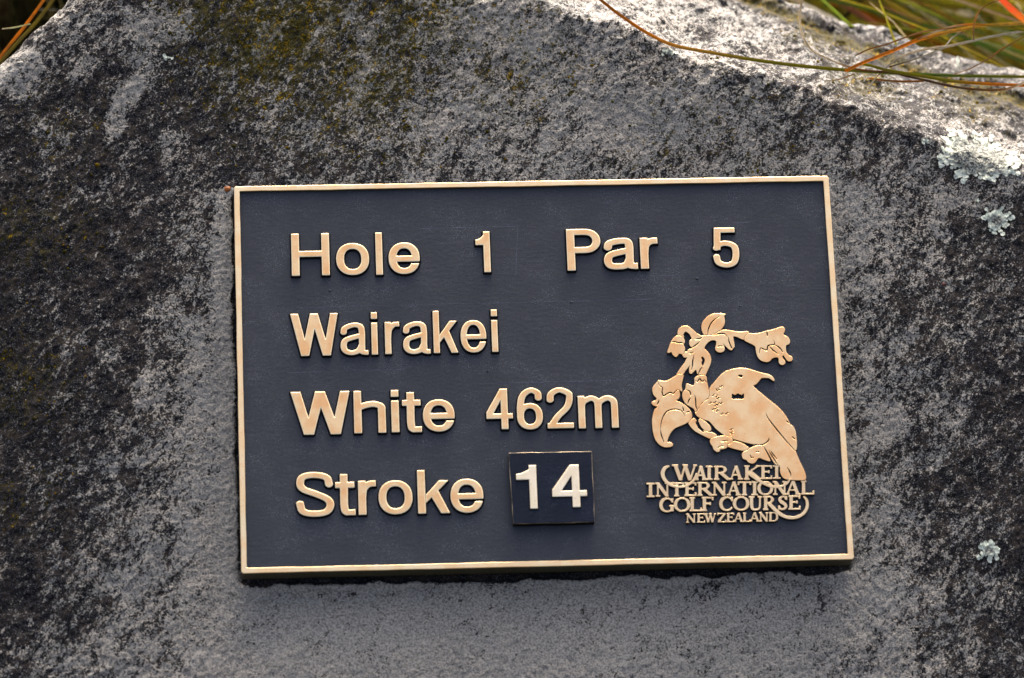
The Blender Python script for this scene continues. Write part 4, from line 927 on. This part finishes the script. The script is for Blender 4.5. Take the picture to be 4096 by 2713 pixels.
# tussocks behind the stone: too many blades to count
def tussock(name, seed, n, base, spread, direc, length, tint_set, wts, width, gain=1.0):
    rg = np.random.RandomState(seed); V_, F_, T_ = [], [], []
    for i in range(n):
        b = np.array(base) + np.clip(rg.normal(0, 1, 3), -1.4, 1.4) * np.array(spread); b[2] = max(b[2], 0) if spread[2] == 0 else b[2]
        d = np.array(direc) + rg.normal(0, 1, 3) * np.array([.22, .22, .16]); d /= np.linalg.norm(d)
        L = length * rg.uniform(0.6, 1.25); sag = rg.uniform(0.1, 0.5) * L; ts = np.linspace(0, 1, 9)
        P_ = b + d * L * ts[:, None] + np.array([0, 0, -1.0]) * (sag * ts ** 2)[:, None] + np.cross(d, rg.normal(0, 1, 3)) * (0.05 * L * np.sin(ts * 2.5))[:, None]
        c = tint_set[rg.choice(len(tint_set), p=wts)]; c2 = tint_set[rg.choice(len(tint_set), p=wts)]
        s = rg.uniform(0.6, 1.3) * gain; ribbon(P_, width * rg.uniform(0.5, 1.4), (0.8, 1, 0.8, 0.15), rg.normal(0, .5, 3) + np.array([0, -.7, .6]), [np.array(c) * s, np.array(c) * s, np.array(c2) * s], V_, F_, T_)
    return tag(finish(name, V_, F_, T_), kind='stuff')
set1 = [OL, GR, (0.22, .165, .008), BR, OR, GY, (0.17, .06, .03), DK]; w1 = [.38, .20, .20, .05, .02, .05, .03, .07]
p1 = to_world(on_plane(np.array([3950.]), np.array([60.]), nT, pT)[0])
tussock('grass', 2, 1300, (p1[0] + 0.26, p1[1] + 0.19, 0.16), (0.20, 0.07, 0.06), (-0.66, -0.05, 0.72), 0.62, set1, w1, 0.0052, 1.45)
tussock('grass', 3, 700, (p1[0] - 0.32, p1[1] + 0.23, 0.50), (0.16, 0.07, 0.10), (0.80, -0.10, -0.12), 0.60, set1, w1, 0.0050, 1.45)
tussock('grass', 5, 900, (p1[0] + 0.1, p1[1] + 0.55, 0.02), (0.25, 0.15, 0.03), (-0.3, 0.0, 0.9), 0.75, set1, w1, 0.006)
tussock('grass', 9, 700, (p1[0] + 0.12, p1[1] + 0.22, 0.20), (0.30, 0.08, 0.08), (-0.5, -0.08, 0.55), 0.66, [ST, GY, OL, (0.25, .2, .02), BR], [.2, .15, .35, .2, .1], 0.0022, 1.4)
# grass beyond the left brink, deep shade painted into its near-black tints
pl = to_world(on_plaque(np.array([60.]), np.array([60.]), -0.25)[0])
shade_set = [(0.004, .006, .002), (0.006, .007, .002), (0.008, .004, .003), (0.014, .014, .004)]; w2 = [.45, .35, .1, .1]
tussock('grass', 7, 1500, (pl[0] - 0.1, pl[1] + 0.55, 0.0), (0.34, 0.16, 0.02), (0.1, 0.0, 0.95), 1.15, shade_set, w2, 0.010)
def blade_left(px_pts, width_px, tints, label, depth):
    pp = np.array(spline(px_pts, 8)); W3 = on_plaque(pp[:, 0], pp[:, 1], depth)
    V_, F_, T_ = [], [], []; ribbon(to_world(W3), width_px / 5000, (0.8, 1, 0.9), np.array([0.3, -0.9, 0.3]), tints, V_, F_, T_)
    return tag(finish('grass_blade', V_, F_, T_), label, 'grass blade', 'grass blades beyond the left brink')
blade_left([(205, -40), (150, 35), (95, 110), (30, 190), (-30, 270)], 13, [(0.3, .1, .01), OR, OR, BR], 'orange blade leaning down behind the left brink of the boulder', -0.10)
blade_left([(240, -40), (190, 30), (135, 100), (70, 170), (0, 250)], 15, [(0.10, .07, .01), (0.11, .085, .012), (0.09, .07, .012)], 'olive brown blade between the orange blade and the left brink', -0.12)
blade_left([(8, 116), (60, 110), (122, 96)], 6, [ST, (0.3, .3, .14), (0.25, .25, .12)], 'thin pale blade crossing the orange blade at the top left', -0.07)
